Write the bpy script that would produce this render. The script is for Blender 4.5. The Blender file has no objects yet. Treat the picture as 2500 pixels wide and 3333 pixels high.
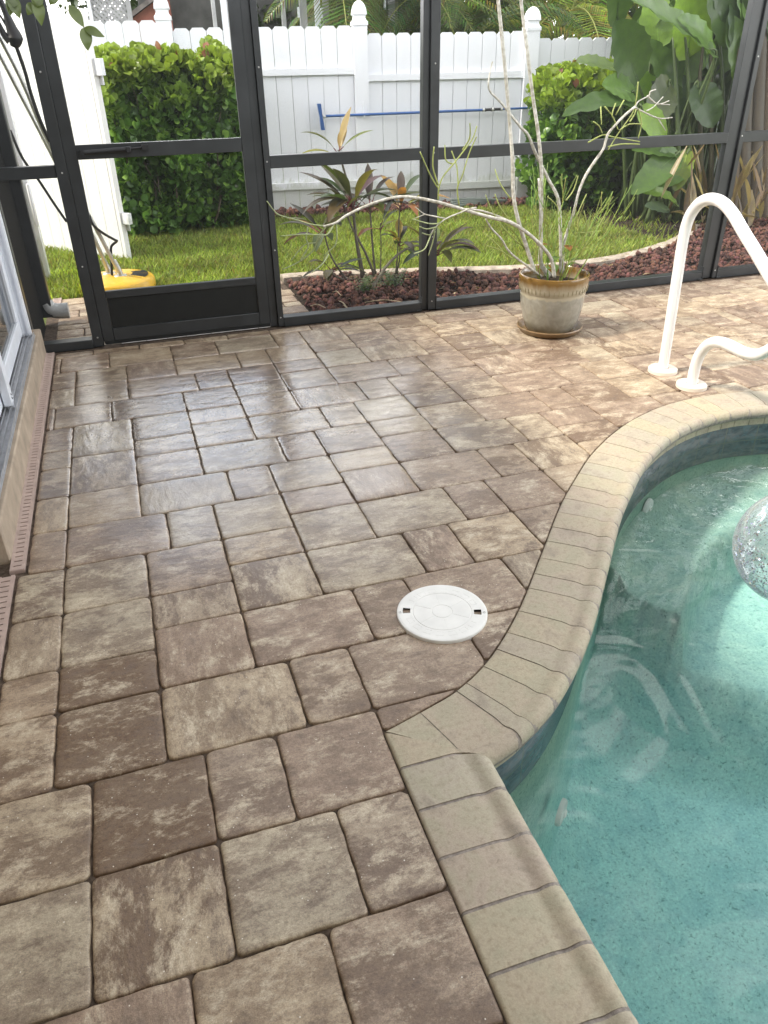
import bpy, bmesh, math, random
import numpy as np
from mathutils import Vector, Matrix, noise as mnoise
random.seed(7); rng = np.random.default_rng(7)
scene = bpy.context.scene
col = scene.collection
R_ = math.radians

# ------------------------------------------------------------------ camera
PITCH, ROLL, YAW, FPX = R_(30.7888), R_(-1.14757), R_(17.64522), 2469.08
CH = 1.30
cp, sp, cy, sy = math.cos(PITCH), math.sin(PITCH), math.cos(YAW), math.sin(YAW)
fwd = Vector((sy*cp, cy*cp, -sp)); right = Vector((cy, -sy, 0)); up = right.cross(fwd)
cr, sr = math.cos(ROLL), math.sin(ROLL)
CR = cr*right + sr*up; CU = -sr*right + cr*up
cam_d = bpy.data.cameras.new('camera'); cam = bpy.data.objects.new('camera', cam_d); col.objects.link(cam)
cam.matrix_world = Matrix(((CR.x, CU.x, -fwd.x, 0), (CR.y, CU.y, -fwd.y, 0), (CR.z, CU.z, -fwd.z, CH), (0, 0, 0, 1)))
cam_d.sensor_fit = 'VERTICAL'; cam_d.sensor_height = 24; cam_d.sensor_width = 18
cam_d.lens = 24*FPX/3333; cam_d.clip_end = 3000; cam_d.clip_start = 0.02
scene.camera = cam
# ------------------------------------------------------------------ light
SUN_EL = 50; SUN_DIR = Vector((-1.0, 0.11, 0)).normalized()*math.cos(R_(SUN_EL)) + Vector((0, 0, math.sin(R_(SUN_EL))))
w = bpy.data.worlds.new('World'); scene.world = w; w.use_nodes = True
nt = w.node_tree; nt.nodes.clear()
wo = nt.nodes.new('ShaderNodeOutputWorld'); bg = nt.nodes.new('ShaderNodeBackground')
sky = nt.nodes.new('ShaderNodeTexSky'); sky.sky_type = 'NISHITA'; sky.sun_disc = False
sky.sun_elevation = R_(SUN_EL); sky.sun_rotation = R_(276.3); sky.air_density = 1.3; sky.dust_density = 2.0
tc = nt.nodes.new('ShaderNodeTexCoord'); mp = nt.nodes.new('ShaderNodeMapping'); mp.inputs['Scale'].default_value = (1.4, 1.4, 3.2)
cn = nt.nodes.new('ShaderNodeTexNoise'); cn.inputs['Scale'].default_value = 2.1; cn.inputs['Detail'].default_value = 7; cn.inputs['Distortion'].default_value = .5
crp = nt.nodes.new('ShaderNodeValToRGB'); crp.color_ramp.elements[0].position = .36; crp.color_ramp.elements[0].color = (.12, .12, .12, 1); crp.color_ramp.elements[1].position = .56
cm = nt.nodes.new('ShaderNodeMix'); cm.data_type = 'RGBA'; cm.inputs[7].default_value = (14.0, 14.0, 14.0, 1)
cn2 = nt.nodes.new('ShaderNodeTexNoise'); cn2.inputs['Scale'].default_value = 3.4; cn2.inputs['Detail'].default_value = 6; cn2.inputs['Distortion'].default_value = .6
cr2 = nt.nodes.new('ShaderNodeValToRGB'); cr2.color_ramp.elements[0].position = .46; cr2.color_ramp.elements[0].color = (8, 8.1, 8.4, 1); cr2.color_ramp.elements[1].position = .60; cr2.color_ramp.elements[1].color = (30, 29.5, 29, 1)
nt.links.new(mp.outputs[0], cn2.inputs[0]); nt.links.new(cn2.outputs[0], cr2.inputs[0]); nt.links.new(cr2.outputs[0], cm.inputs[7])
nt.links.new(tc.outputs['Generated'], mp.inputs[0]); nt.links.new(mp.outputs[0], cn.inputs[0]); nt.links.new(cn.outputs[0], crp.inputs[0])
nt.links.new(crp.outputs[0], cm.inputs[0]); nt.links.new(sky.outputs[0], cm.inputs[6])
# hazy summer sky: brighter towards the horizon
sxyz = nt.nodes.new('ShaderNodeSeparateXYZ'); nt.links.new(tc.outputs['Generated'], sxyz.inputs[0])
hz = nt.nodes.new('ShaderNodeValToRGB'); he = hz.color_ramp.elements; he[0].position = .0; he[0].color = (1.0,)*3+(1,); he[1].position = 1; he[1].color = (.22,)*3+(1,)
h3 = he.new(.30); h3.color = (.95, .95, .95, 1); h4 = he.new(.52); h4.color = (.52, .52, .52, 1)
hm_ = nt.nodes.new('ShaderNodeMix'); hm_.data_type = 'RGBA'; hm_.blend_type = 'MULTIPLY'; hm_.inputs[0].default_value = 1
hg = nt.nodes.new('ShaderNodeVectorMath'); hg.operation = 'SCALE'; hg.inputs['Scale'].default_value = 2.3
nt.links.new(sxyz.outputs[2], hz.inputs[0]); nt.links.new(hz.outputs[0], hg.inputs[0]); nt.links.new(cm.outputs[2], hm_.inputs[6]); nt.links.new(hg.outputs[0], hm_.inputs[7]); nt.links.new(hm_.outputs[2], bg.inputs[0])
nt.links.new(bg.outputs[0], wo.inputs[0]); bg.inputs[1].default_value = 0.10
sl = bpy.data.lights.new('sun', 'SUN'); sl.energy = 2.9; sl.angle = R_(6.0); sl.color = (1, .92, .80)
so = bpy.data.objects.new('sun', sl); col.objects.link(so); so.rotation_euler = SUN_DIR.to_track_quat('Z', 'Y').to_euler(); so.location = (0, 0, 20)
scene.view_settings.view_transform = 'Standard'; scene.view_settings.look = 'None'
scene.view_settings.exposure = 0.93; scene.view_settings.gamma = 1
scene.cycles.transparent_max_bounces = 24; scene.cycles.max_bounces = 10
scene.cycles.use_adaptive_sampling = True; scene.cycles.use_denoising = True
scene.cycles.caustics_reflective = False; scene.cycles.caustics_refractive = False

# ------------------------------------------------------------------ pixel rays (survey of the photograph -> metres)
ZO = {'A': (0, 0, 900), 'B': (800, 0, 900), 'C': (1600, 0, 900), 'D': (0, 1100, 900), 'E': (800, 1100, 900), 'F': (1600, 1100, 900),
      'H': (1250, 2200, 1250), 'Q': (1250, 550, 900), 'R': (850, 600, 700), 'S': (0, 700, 450), 'T': (1900, 500, 600), 'N': (1900, 850, 600), 'V': (0, 0, 400), 'P': (0, 0, 1659),
      'X': (1700, 0, 800), 'Y': (1350, 0, 750)}
C0 = Vector((0, 0, CH))
def ray(k, x, y):
    ox, oy, wd = ZO[k]; s = wd/1659.0
    return fwd + CR*((ox+x*s-1250)/FPX) - CU*((oy+y*s-1666.5)/FPX)
def onz(k, x, y, z=0.0): d = ray(k, x, y); return C0 + d*((z-CH)/d.z)
def ony(k, x, y, Y): d = ray(k, x, y); return C0 + d*(Y/d.y)
def onx(k, x, y, X): d = ray(k, x, y); return C0 + d*(X/d.x)

# ------------------------------------------------------------------ object helpers
def props(o, label=None, cat=None, group=None, kind=None):
    if label: o['label'] = label
    if cat: o['category'] = cat
    if group: o['group'] = group
    if kind: o['kind'] = kind
    return o
def empty(name, loc=(0, 0, 0), label=None, cat=None, group=None):
    o = bpy.data.objects.new(name, None); col.objects.link(o); o.location = loc; o.empty_display_size = .1
    return props(o, label, cat, group)
def link(name, me, mat, parent=None):
    if mat: me.materials.append(mat)
    o = bpy.data.objects.new(name, me); col.objects.link(o)
    if parent is not None:
        o.parent = parent
        o.matrix_parent_inverse = Matrix.Translation(-world_loc(parent))
    return o
def world_loc(o):
    p = Vector((0, 0, 0))
    if o.type == 'EMPTY': return Vector(o.location)
    return p
class MB:
    def __init__(s): s.v = []; s.f = []; s.t = []; s.uv = []
    def add(s, vs, fs, tint=None):
        b = len(s.v); s.v += [tuple(q) for q in vs]; s.f += [tuple(i+b for i in f) for f in fs]
        s.t += [tint or (.5, .5, .5)]*len(vs)
    def box(s, a, b, tint=None, bev=0.0):
        x0, y0, z0 = a; x1, y1, z1 = b
        if bev <= 0:
            s.add([(x0, y0, z0), (x1, y0, z0), (x1, y1, z0), (x0, y1, z0), (x0, y0, z1), (x1, y0, z1), (x1, y1, z1), (x0, y1, z1)],
                  [(0, 3, 2, 1), (4, 5, 6, 7), (0, 1, 5, 4), (1, 2, 6, 5), (2, 3, 7, 6), (3, 0, 4, 7)], tint)
        else:
            bm = bmesh.new(); bmesh.ops.create_cube(bm, size=1)
            bmesh.ops.scale(bm, vec=(x1-x0, y1-y0, z1-z0), verts=bm.verts); bmesh.ops.translate(bm, vec=((x0+x1)/2, (y0+y1)/2, (z0+z1)/2), verts=bm.verts)
            bmesh.ops.bevel(bm, geom=bm.edges[:], offset=bev, segments=1, affect='EDGES', profile=.5)
            s.bm(bm, tint)
    def bm(s, bm, tint=None):
        bm.verts.index_update(); s.add([v.co[:] for v in bm.verts], [[v.index for v in f.verts] for f in bm.faces], tint); bm.free()
    def tube(s, pts, rad, n=8, tint=None, cap=True, smooth=True, sub=5):
        pts = [Vector(p) for p in pts]
        rad = list(rad) if hasattr(rad, '__len__') else [rad]*len(pts)
        if smooth and len(pts) > 2:
            P2 = []; R2 = []
            for i in range(len(pts)-1):
                p0 = pts[max(i-1, 0)]; p1 = pts[i]; p2 = pts[i+1]; p3 = pts[min(i+2, len(pts)-1)]
                for k in range(sub):
                    t = k/sub; t2 = t*t; t3 = t2*t
                    P2.append(.5*((2*p1)+(p2-p0)*t+(2*p0-5*p1+4*p2-p3)*t2+(3*p1-p0-3*p2+p3)*t3)); R2.append(rad[i]*(1-t)+rad[i+1]*t)
            P2.append(pts[-1]); R2.append(rad[-1]); pts, rad = P2, R2
        b = len(s.v); T = (pts[1]-pts[0]).normalized(); N = T.orthogonal().normalized(); vs = []
        for i, p in enumerate(pts):
            T2 = (pts[min(i+1, len(pts)-1)]-pts[max(i-1, 0)])
            T2 = T2.normalized() if T2.length > 1e-9 else T
            q = T.rotation_difference(T2); N = (q @ N); N = (N-T2*N.dot(T2)).normalized(); B = T2.cross(N); T = T2
            for k in range(n):
                a = 2*math.pi*k/n; vs.append(p+(N*math.cos(a)+B*math.sin(a))*rad[i])
        fs = [(i*n+k, i*n+(k+1) % n, (i+1)*n+(k+1) % n, (i+1)*n+k) for i in range(len(pts)-1) for k in range(n)]
        if cap: fs += [tuple(range(n-1, -1, -1)), tuple((len(pts)-1)*n+k for k in range(n))]
        s.add(vs, fs, tint)
    def lathe(s, prof, c=(0, 0, 0), n=48, tint=None, close=False, axis=None):
        m = len(prof); vs = []
        M = Matrix.Identity(3) if axis is None else Vector((0, 0, 1)).rotation_difference(Vector(axis)).to_matrix()
        for k in range(n):
            a = 2*math.pi*k/n
            for r, z in prof: vs.append(M @ Vector((r*math.cos(a), r*math.sin(a), z))+Vector(c))
        fs = [(k*m+i, ((k+1) % n)*m+i, ((k+1) % n)*m+i+1, k*m+i+1) for k in range(n) for i in range(m-1)]
        s.add(vs, fs, tint)
    def strip(s, pts, wid, nrm, fold=0.15, tint=None, twist=0):
        """leaf blade: centre points, half widths, surface normal; three vertices across"""
        pts = [Vector(p) for p in pts]; vs = []; n = len(pts)
        for i, p in enumerate(pts):
            T = (pts[min(i+1, n-1)]-pts[max(i-1, 0)]).normalized(); nn = Vector(nrm[i] if isinstance(nrm, list) else nrm)
            S = T.cross(nn).normalized(); U = S.cross(T).normalized(); wv = wid[i]
            vs += [p-S*wv+U*wv*fold, p, p+S*wv+U*wv*fold]
        fs = []
        for i in range(n-1):
            a = i*3; fs += [(a, a+1, a+4, a+3), (a+1, a+2, a+5, a+4)]
        s.add(vs, fs, tint)
    def build(s, name, mat, parent=None, smooth=False):
        me = bpy.data.meshes.new(name); me.from_pydata(s.v, [], s.f); me.update()
        ca = me.color_attributes.new('tint', 'FLOAT_COLOR', 'POINT')
        a = np.ones((len(s.v), 4), 'f'); a[:, :3] = np.array(s.t, 'f').reshape(-1, 3); ca.data.foreach_set('color', a.ravel())
        if smooth: me.polygons.foreach_set('use_smooth', [True]*len(me.polygons))
        if smooth == 'auto':
            me.set_sharp_from_angle(angle=R_(38))
        return link(name, me, mat, parent)
def np_mesh(name, V, Fs, tint, mat, parent=None, smooth=False):
    """V (n,3); Fs list of (m,k) int arrays; tint (n,3)"""
    me = bpy.data.meshes.new(name); nl = sum(f.size for f in Fs); nf = sum(len(f) for f in Fs)
    me.vertices.add(len(V)); me.vertices.foreach_set('co', np.ascontiguousarray(V, 'f').ravel())
    me.loops.add(nl); me.loops.foreach_set('vertex_index', np.concatenate([f.ravel() for f in Fs]).astype('i'))
    me.polygons.add(nf); tot = np.concatenate([np.full(len(f), f.shape[1]) for f in Fs]).astype('i')
    me.polygons.foreach_set('loop_start', np.concatenate([[0], np.cumsum(tot)[:-1]]).astype('i'))
    me.update(calc_edges=True)
    if smooth: me.polygons.foreach_set('use_smooth', np.ones(nf, bool))
    ca = me.color_attributes.new('tint', 'FLOAT_COLOR', 'POINT'); a = np.ones((len(V), 4), 'f'); a[:, :3] = tint; ca.data.foreach_set('color', a.ravel())
    return link(name, me, mat, parent)
def scatter(name, tv, tfs, M, pos, tint, mat, parent=None, smooth=False, jitter=0):
    N = len(pos); k = len(tv); V = np.einsum('nij,kj->nki', M, tv)
    if jitter: V *= (1+rng.uniform(-jitter, jitter, (N, k, 1)))
    V = (V+pos[:, None, :]).reshape(-1, 3)
    Fs = [(np.arange(N)[:, None, None]*k+f[None]).reshape(-1, f.shape[1]) for f in tfs]
    return np_mesh(name, V, Fs, np.repeat(tint, k, 0), mat, parent, smooth)
def frames(d, nrm):
    """rotation matrices: local y -> d, local z -> near nrm"""
    d = d/np.linalg.norm(d, axis=1, keepdims=True); x = np.cross(d, nrm); x /= np.linalg.norm(x, axis=1, keepdims=True)+1e-9
    z = np.cross(x, d); return np.stack([x, d, z], 2)

# ------------------------------------------------------------------ materials
def newmat(name):
    m = bpy.data.materials.new(name); m.use_nodes = True; n = m.node_tree; n.nodes.clear()
    o = n.nodes.new('ShaderNodeOutputMaterial'); return m, n, o
def N(n, t, **k):
    q = n.nodes.new(t)
    for a, b in k.items():
        if a.startswith('i_'): q.inputs[a[2:].replace('_', ' ')].default_value = b
        else: setattr(q, a, b)
    return q
def mixc(n, a, b, f, bt='MIX'):
    q = n.nodes.new('ShaderNodeMix'); q.data_type = 'RGBA'; q.blend_type = bt
    for i, s in ((0, f), (6, a), (7, b)):
        if hasattr(s, 'node'): n.links.new(s, q.inputs[i])
        elif i == 0: q.inputs[0].default_value = s
        else: q.inputs[i].default_value = (*s, 1) if len(s) == 3 else s
    return q.outputs[2]
def ramp(n, src, stops):
    q = n.nodes.new('ShaderNodeValToRGB'); e = q.color_ramp.elements
    while len(e) < len(stops): e.new(.5)
    for el, (p, c) in zip(e, stops): el.position = p; el.color = (c, c, c, 1) if not hasattr(c, '__len__') else (*c, 1)
    n.links.new(src, q.inputs[0]); return q.outputs[0]
def noise(n, vec, scale, detail=4, dist=0, rough=.55):
    q = N(n, 'ShaderNodeTexNoise'); q.inputs['Scale'].default_value = scale; q.inputs['Detail'].default_value = detail
    q.inputs['Distortion'].default_value = dist; q.inputs['Roughness'].default_value = rough
    if vec is not None: n.links.new(vec, q.inputs['Vector'])
    return q.outputs['Fac']
def mapped(n, vec, sc):
    q = N(n, 'ShaderNodeMapping'); q.inputs['Scale'].default_value = sc; n.links.new(vec, q.inputs[0]); return q.outputs[0]
def bump(n, h, st, dist=.002, nrm=None):
    q = N(n, 'ShaderNodeBump'); q.inputs['Strength'].default_value = st; q.inputs['Distance'].default_value = dist; n.links.new(h, q.inputs['Height'])
    if nrm is not None: n.links.new(nrm, q.inputs['Normal'])
    return q.outputs[0]
def pbsdf(n, o, colr, rough, spec=.5, normal=None, metal=0, coat=0):
    b = N(n, 'ShaderNodeBsdfPrincipled')
    for i, s in (('Base Color', colr), ('Roughness', rough)):
        if hasattr(s, 'node'): n.links.new(s, b.inputs[i])
        else: b.inputs[i].default_value = (*s, 1) if hasattr(s, '__len__') else s
    b.inputs['Specular IOR Level'].default_value = spec; b.inputs['Metallic'].default_value = metal; b.inputs['Coat Weight'].default_value = coat
    if normal is not None: n.links.new(normal, b.inputs['Normal'])
    if o is not None: n.links.new(b.outputs[0], o.inputs[0])
    return b
def simple(name, c, rough=.5, spec=.5, var=.12, scale=20, bmp=0, metal=0, c2=None, bscale=None, coat=0):
    m, n, o = newmat(name); t = N(n, 'ShaderNodeTexCoord').outputs['Object']
    f = noise(n, t, scale, 5)
    d = c2 or tuple(x*(1-var*2.2) for x in c); l = tuple(min(1, x*(1+var)) for x in c)
    cc = mixc(n, d, l, ramp(n, f, [(.3, 0), (.7, 1)]))
    nb = bump(n, noise(n, t, bscale or scale*6, 4), bmp, .002) if bmp else None
    rr = N(n, 'ShaderNodeMapRange'); rr.inputs[3].default_value = rough*.85; rr.inputs[4].default_value = min(1, rough*1.2); n.links.new(f, rr.inputs[0])
    pbsdf(n, o, cc, rr.outputs[0], spec, nb, metal, coat); return m
def leafmat(name, tr=.35, rough=.35, bscale=60, gain=1.0):
    """colour from the 'tint' attribute, light shines through"""
    m, n, o = newmat(name); a = N(n, 'ShaderNodeAttribute', attribute_name='tint').outputs['Color']
    t = N(n, 'ShaderNodeTexCoord').outputs['Object']; f = noise(n, t, bscale, 3)
    c = mixc(n, a, (0, 0, 0), .0); c = mixc(n, c, (1.25*gain, 1.25*gain, 1.0*gain), ramp(n, f, [(.35, 0), (.7, 1)]), 'MULTIPLY')
    b = pbsdf(n, None, c, rough, .45); tl = N(n, 'ShaderNodeBsdfTranslucent'); c2 = mixc(n, c, (1.3, 1.35, .55), 1.0, 'MULTIPLY'); n.links.new(c2, tl.inputs[0])
    mx = N(n, 'ShaderNodeMixShader'); mx.inputs[0].default_value = tr; n.links.new(b.outputs[0], mx.inputs[1]); n.links.new(tl.outputs[0], mx.inputs[2]); n.links.new(mx.outputs[0], o.inputs[0])
    return m

def paver_material():
    m, n, o = newmat('paver_stone')
    att = N(n, 'ShaderNodeAttribute', attribute_name='tint'); sep = N(n, 'ShaderNodeSeparateColor'); n.links.new(att.outputs['Color'], sep.inputs[0])
    uv = N(n, 'ShaderNodeUVMap', uv_map='puv').outputs[0]; obj = N(n, 'ShaderNodeTexCoord').outputs['Object']
    # each stone has its own offset into the streak pattern
    cmb = N(n, 'ShaderNodeCombineXYZ')
    for ch, k in ((2, 37.0),):
        mt = N(n, 'ShaderNodeMath', operation='MULTIPLY'); mt.inputs[1].default_value = k; n.links.new(sep.outputs[ch], mt.inputs[0]); n.links.new(mt.outputs[0], cmb.inputs[2]); n.links.new(mt.outputs[0], cmb.inputs[0])
    ad = N(n, 'ShaderNodeVectorMath', operation='ADD'); n.links.new(uv, ad.inputs[0]); n.links.new(cmb.outputs[0], ad.inputs[1]); v = ad.outputs[0]
    streak = noise(n, mapped(n, v, (9, 16, 1)), 1.0, 14, .12, .82)
    patch = noise(n, mapped(n, v, (6.0, 9, 1)), 1.0, 14, .2, .76)
    grain = noise(n, obj, 420, 3, 0, .7); grit = noise(n, obj, 130, 4, 0, .7)
    tan = mixc(n, (.355, .275, .185), (.305, .26, .19), sep.outputs[1])
    base = mixc(n, (.25, .183, .132), tan, ramp(n, sep.outputs[0], [(.25, 0), (.75, 1)]))
    brown = mixc(n, (.115, .070, .038), (.13, .088, .062), sep.outputs[1])
    base = mixc(n, base, (.125, .082, .048), ramp(n, sep.outputs[2], [(.05, .85), (.09, 0)]))
    dk = ramp(n, patch, [(.455, 0), (.535, 1)])
    mul = N(n, 'ShaderNodeMath', operation='MULTIPLY'); n.links.new(dk, mul.inputs[0])
    rr = ramp(n, sep.outputs[2], [(.0, 1), (1, .35)]); n.links.new(rr, mul.inputs[1])
    c = mixc(n, base, brown, mul.outputs[0])
    c = mixc(n, c, (.47, .405, .305), ramp(n, streak, [(.51, 0), (.62, .8)]))
    c = mixc(n, c, (.115, .080, .058), ramp(n, streak, [(.36, .9), (.48, 0)]))
    c = mixc(n, c, (.55, .52, .50), ramp(n, grain, [(.30, 0), (.72, 1)]), 'OVERLAY') if False else c
    c = mixc(n, c, (1.5, 1.5, 1.46), ramp(n, grain, [(.40, 0), (.68, .9)]), 'MULTIPLY')
    c = mixc(n, c, (.62, .60, .58), ramp(n, grit, [(.28, .9), (.5, 0)]), 'MULTIPLY')
    # crushed shell specks in the concrete
    vo = N(n, 'ShaderNodeTexVoronoi'); vo.inputs['Scale'].default_value = 105; n.links.new(obj, vo.inputs[0])
    sc = N(n, 'ShaderNodeSeparateColor'); n.links.new(vo.outputs['Color'], sc.inputs[0])
    dot = ramp(n, vo.outputs['Distance'], [(.10, 1), (.16, 0)]); rare = ramp(n, sc.outputs[0], [(.90, 0), (.905, 1)])
    mm = N(n, 'ShaderNodeMath', operation='MULTIPLY'); n.links.new(dot, mm.inputs[0]); n.links.new(rare, mm.inputs[1])
    c = mixc(n, c, (.68, .64, .56), mm.outputs[0])
    # darker rim of every stone
    ea = N(n, 'ShaderNodeAttribute', attribute_name='rim').outputs['Fac']
    en = N(n, 'ShaderNodeMath', operation='MULTIPLY'); n.links.new(ea, en.inputs[0]); n.links.new(ramp(n, grit, [(.25, 1), (.65, .35)]), en.inputs[1])
    c = mixc(n, c, (.78, .71, .64), en.outputs[0], 'MULTIPLY')
    h = noise(n, mapped(n, v, (10, 22, 1)), 1.0, 5, .6)
    b1 = bump(n, h, .55, .006); b2 = bump(n, grit, .35, .0015, b1); b3 = bump(n, grain, .3, .0008, b2)
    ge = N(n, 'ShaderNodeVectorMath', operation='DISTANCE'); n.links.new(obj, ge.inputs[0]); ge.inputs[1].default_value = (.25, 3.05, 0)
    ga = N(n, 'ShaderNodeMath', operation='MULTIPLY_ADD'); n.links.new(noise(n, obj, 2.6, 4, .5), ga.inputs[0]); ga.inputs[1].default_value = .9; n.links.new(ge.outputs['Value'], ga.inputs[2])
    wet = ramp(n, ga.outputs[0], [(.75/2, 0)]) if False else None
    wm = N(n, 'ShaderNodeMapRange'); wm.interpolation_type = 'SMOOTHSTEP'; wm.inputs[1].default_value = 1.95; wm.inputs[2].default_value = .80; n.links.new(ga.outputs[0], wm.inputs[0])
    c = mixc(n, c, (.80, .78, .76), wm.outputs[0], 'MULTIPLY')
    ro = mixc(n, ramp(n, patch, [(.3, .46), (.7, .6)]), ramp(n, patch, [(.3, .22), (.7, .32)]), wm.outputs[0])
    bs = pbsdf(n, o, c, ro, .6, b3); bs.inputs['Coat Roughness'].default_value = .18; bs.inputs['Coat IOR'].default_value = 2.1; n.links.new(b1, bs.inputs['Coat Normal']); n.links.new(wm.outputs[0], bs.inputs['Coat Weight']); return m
def coping_material():
    m, n, o = newmat('coping_stone'); obj = N(n, 'ShaderNodeTexCoord').outputs['Object']
    att = N(n, 'ShaderNodeAttribute', attribute_name='tint'); sep = N(n, 'ShaderNodeSeparateColor'); n.links.new(att.outputs['Color'], sep.inputs[0])
    a = mixc(n, (.34, .305, .24), (.395, .34, .225), sep.outputs[0]); a = mixc(n, a, (.355, .29, .235), sep.outputs[1])
    p = noise(n, obj, 14, 6, .5); g = noise(n, obj, 300, 4, 0, .7); g2 = noise(n, obj, 90, 5, 0, .7)
    c = mixc(n, a, (.315, .295, .21), ramp(n, p, [(.45, 0), (.62, .6)])); c = mixc(n, c, (.25, .215, .17), ramp(n, p, [(.30, .75), (.46, 0)]))
    c = mixc(n, c, (1.22, 1.22, 1.2), ramp(n, g, [(.4, 0), (.7, 1)]), 'MULTIPLY'); c = mixc(n, c, (.74, .72, .70), ramp(n, g2, [(.3, .9), (.5, 0)]), 'MULTIPLY')
    pbsdf(n, o, c, .62, .35, bump(n, g, .35, .001, bump(n, g2, .3, .002))); return m
def water_material():
    m, n, o = newmat('pool_water'); t = N(n, 'ShaderNodeTexCoord').outputs['Object']
    w1 = noise(n, mapped(n, t, (1.0, 1.0, 1)), 3.2, 2, 1.3, .4); w2 = noise(n, mapped(n, t, (1, 1.6, 1)), 9, 2, .6, .4)
    b = bump(n, w2, .09, .006, bump(n, w1, .24, .05))
    fr = N(n, 'ShaderNodeFresnel'); fr.inputs[0].default_value = 1.33; n.links.new(b, fr.inputs['Normal'])
    gl = N(n, 'ShaderNodeBsdfGlossy'); gl.inputs['Roughness'].default_value = .015; n.links.new(b, gl.inputs['Normal'])
    tr = N(n, 'ShaderNodeBsdfTransparent'); tr.inputs[0].default_value = (.91, .985, .97, 1)
    mx = N(n, 'ShaderNodeMixShader'); n.links.new(fr.outputs[0], mx.inputs[0]); n.links.new(tr.outputs[0], mx.inputs[1]); n.links.new(gl.outputs[0], mx.inputs[2]); n.links.new(mx.outputs[0], o.inputs[0])
    return m
def plaster_material():
    m, n, o = newmat('pool_plaster'); t = N(n, 'ShaderNodeTexCoord').outputs['Object']
    g = noise(n, t, 110, 5, 0, .75); p = noise(n, t, 3.0, 5, .4); p2 = noise(n, t, 16, 5, .8)
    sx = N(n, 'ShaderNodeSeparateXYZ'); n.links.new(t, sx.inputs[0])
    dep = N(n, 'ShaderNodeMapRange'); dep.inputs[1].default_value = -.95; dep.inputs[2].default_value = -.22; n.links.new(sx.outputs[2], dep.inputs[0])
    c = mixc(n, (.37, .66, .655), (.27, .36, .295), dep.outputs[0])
    c = mixc(n, c, (1.3, 1.2, 1.15), ramp(n, p, [(.35, 0), (.7, 1)]), 'MULTIPLY'); c = mixc(n, c, (.8, .86, .9), ramp(n, p2, [(.3, 1), (.55, 0)]), 'MULTIPLY')
    c = mixc(n, c, (.40, .50, .50), ramp(n, noise(n, t, 62, 4, .3, .8), [(.33, .95), (.43, 0)]), 'MULTIPLY'); c = mixc(n, c, (.52, .58, .58), ramp(n, g, [(.26, .95), (.46, 0)]), 'MULTIPLY'); c = mixc(n, c, (1.35, 1.3, 1.25), ramp(n, g, [(.52, 0), (.72, 1)]), 'MULTIPLY')
    pbsdf(n, o, c, .8, .1); return m

M = {}
M['paver'] = paver_material(); M['coping'] = coping_material(); M['water'] = water_material(); M['plaster'] = plaster_material()
M['sand'] = simple('joint_sand', (.105, .08, .062), .95, .1, .3, 60, .5)
M['mortar'] = simple('coping_mortar', (.29, .255, .225), .9, .15, .2, 90, .5)
M['bronze'] = simple('bronze_aluminium', (.030, .033, .035), .34, .5, .12, 8)
M['shade_black'] = simple('painted_wall_shade', (.012, .012, .012), .9, .1, .1, 8)  # tone of the shade painted over the outer house wall
M['bronze_dark'] = simple('dark_kick_panel', (.016, .018, .018), .42, .4, .1, 30)
def vinyl_material():
    m, n, o = newmat('white_vinyl'); t = N(n, 'ShaderNodeTexCoord').outputs['Object']; sx = N(n, 'ShaderNodeSeparateXYZ'); n.links.new(t, sx.inputs[0])
    c = mixc(n, (.66, .675, .71), (.74, .75, .78), noise(n, t, 1.4, 4)); d = N(n, 'ShaderNodeMath', operation='MULTIPLY_ADD'); n.links.new(noise(n, mapped(n, t, (9, 9, 2)), 1, 6, .5, .7), d.inputs[0]); d.inputs[1].default_value = -.45; n.links.new(sx.outputs[2], d.inputs[2])
    c = mixc(n, c, (.44, .46, .40), ramp(n, d.outputs[0], [(0, .6), (.04, 0)])); c = mixc(n, c, (.60, .60, .56), ramp(n, noise(n, mapped(n, t, (14, 14, .9)), 1, 7, .2, .75), [(.60, 0), (.75, .35)]))
    pbsdf(n, o, c, .4, .4); return m
M['vinyl'] = vinyl_material()
M['vinyl_gate'] = simple('gate_vinyl', (.72, .72, .71), .4, .4, .03, 2)
M['white_rail'] = simple('white_powder_coat', (.80, .78, .76), .22, .5, .02, 5, coat=.3)
M['lid'] = simple('white_plastic_lid', (.72, .72, .69), .45, .4, .04, 18)
M['lid_base'] = simple('cream_plastic_flange', (.74, .66, .56), .5, .4, .04, 20)
M['dark'] = simple('dark_hollow', (.02, .02, .02), .8, .1, .1, 20)
M['drain'] = simple('beige_drain_plastic', (.40, .31, .27), .55, .3, .08, 30, .1)
M['stucco'] = simple('stucco', (.34, .28, .215), .9, .2, .12, 12, .9, bscale=110)
M['alu'] = simple('mill_aluminium_track', (.42, .43, .45), .38, .5, .12, 30, metal=.6)
M['white_frame'] = simple('white_door_frame', (.66, .69, .74), .35, .5, .05, 10)
M['soil'] = simple('soil', (.055, .042, .032), .95, .1, .4, 25, .8)
M['lawn'] = simple('lawn_soil', (.12, .16, .04), .95, .1, .35, 20, .6, c2=(.05, .06, .02))
M['concrete'] = simple('edging_concrete', (.42, .36, .29), .9, .2, .2, 18, .6)
M['lava'] = leafmat('lava_rock', 0.0, .9, 60)
M['grass'] = leafmat('grass_blades', .4, .5, 6, 1.0)
M['hedge'] = leafmat('hedge_leaves', .32, .28, 10)
M['leaf'] = leafmat('broad_leaves', .35, .33, 22)
M['stem'] = leafmat('stems', .05, .6, 60)
M['bark'] = simple('pale_bark', (.56, .55, .51), .8, .2, .1, 55, .9, c2=(.27, .25, .19), bscale=160)
M['yellow'] = simple('yellow_plastic', (.62, .38, .03), .35, .5, .05, 10)
M['steel'] = simple('brushed_steel', (.55, .55, .53), .35, .5, .1, 15, metal=.7)
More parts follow.
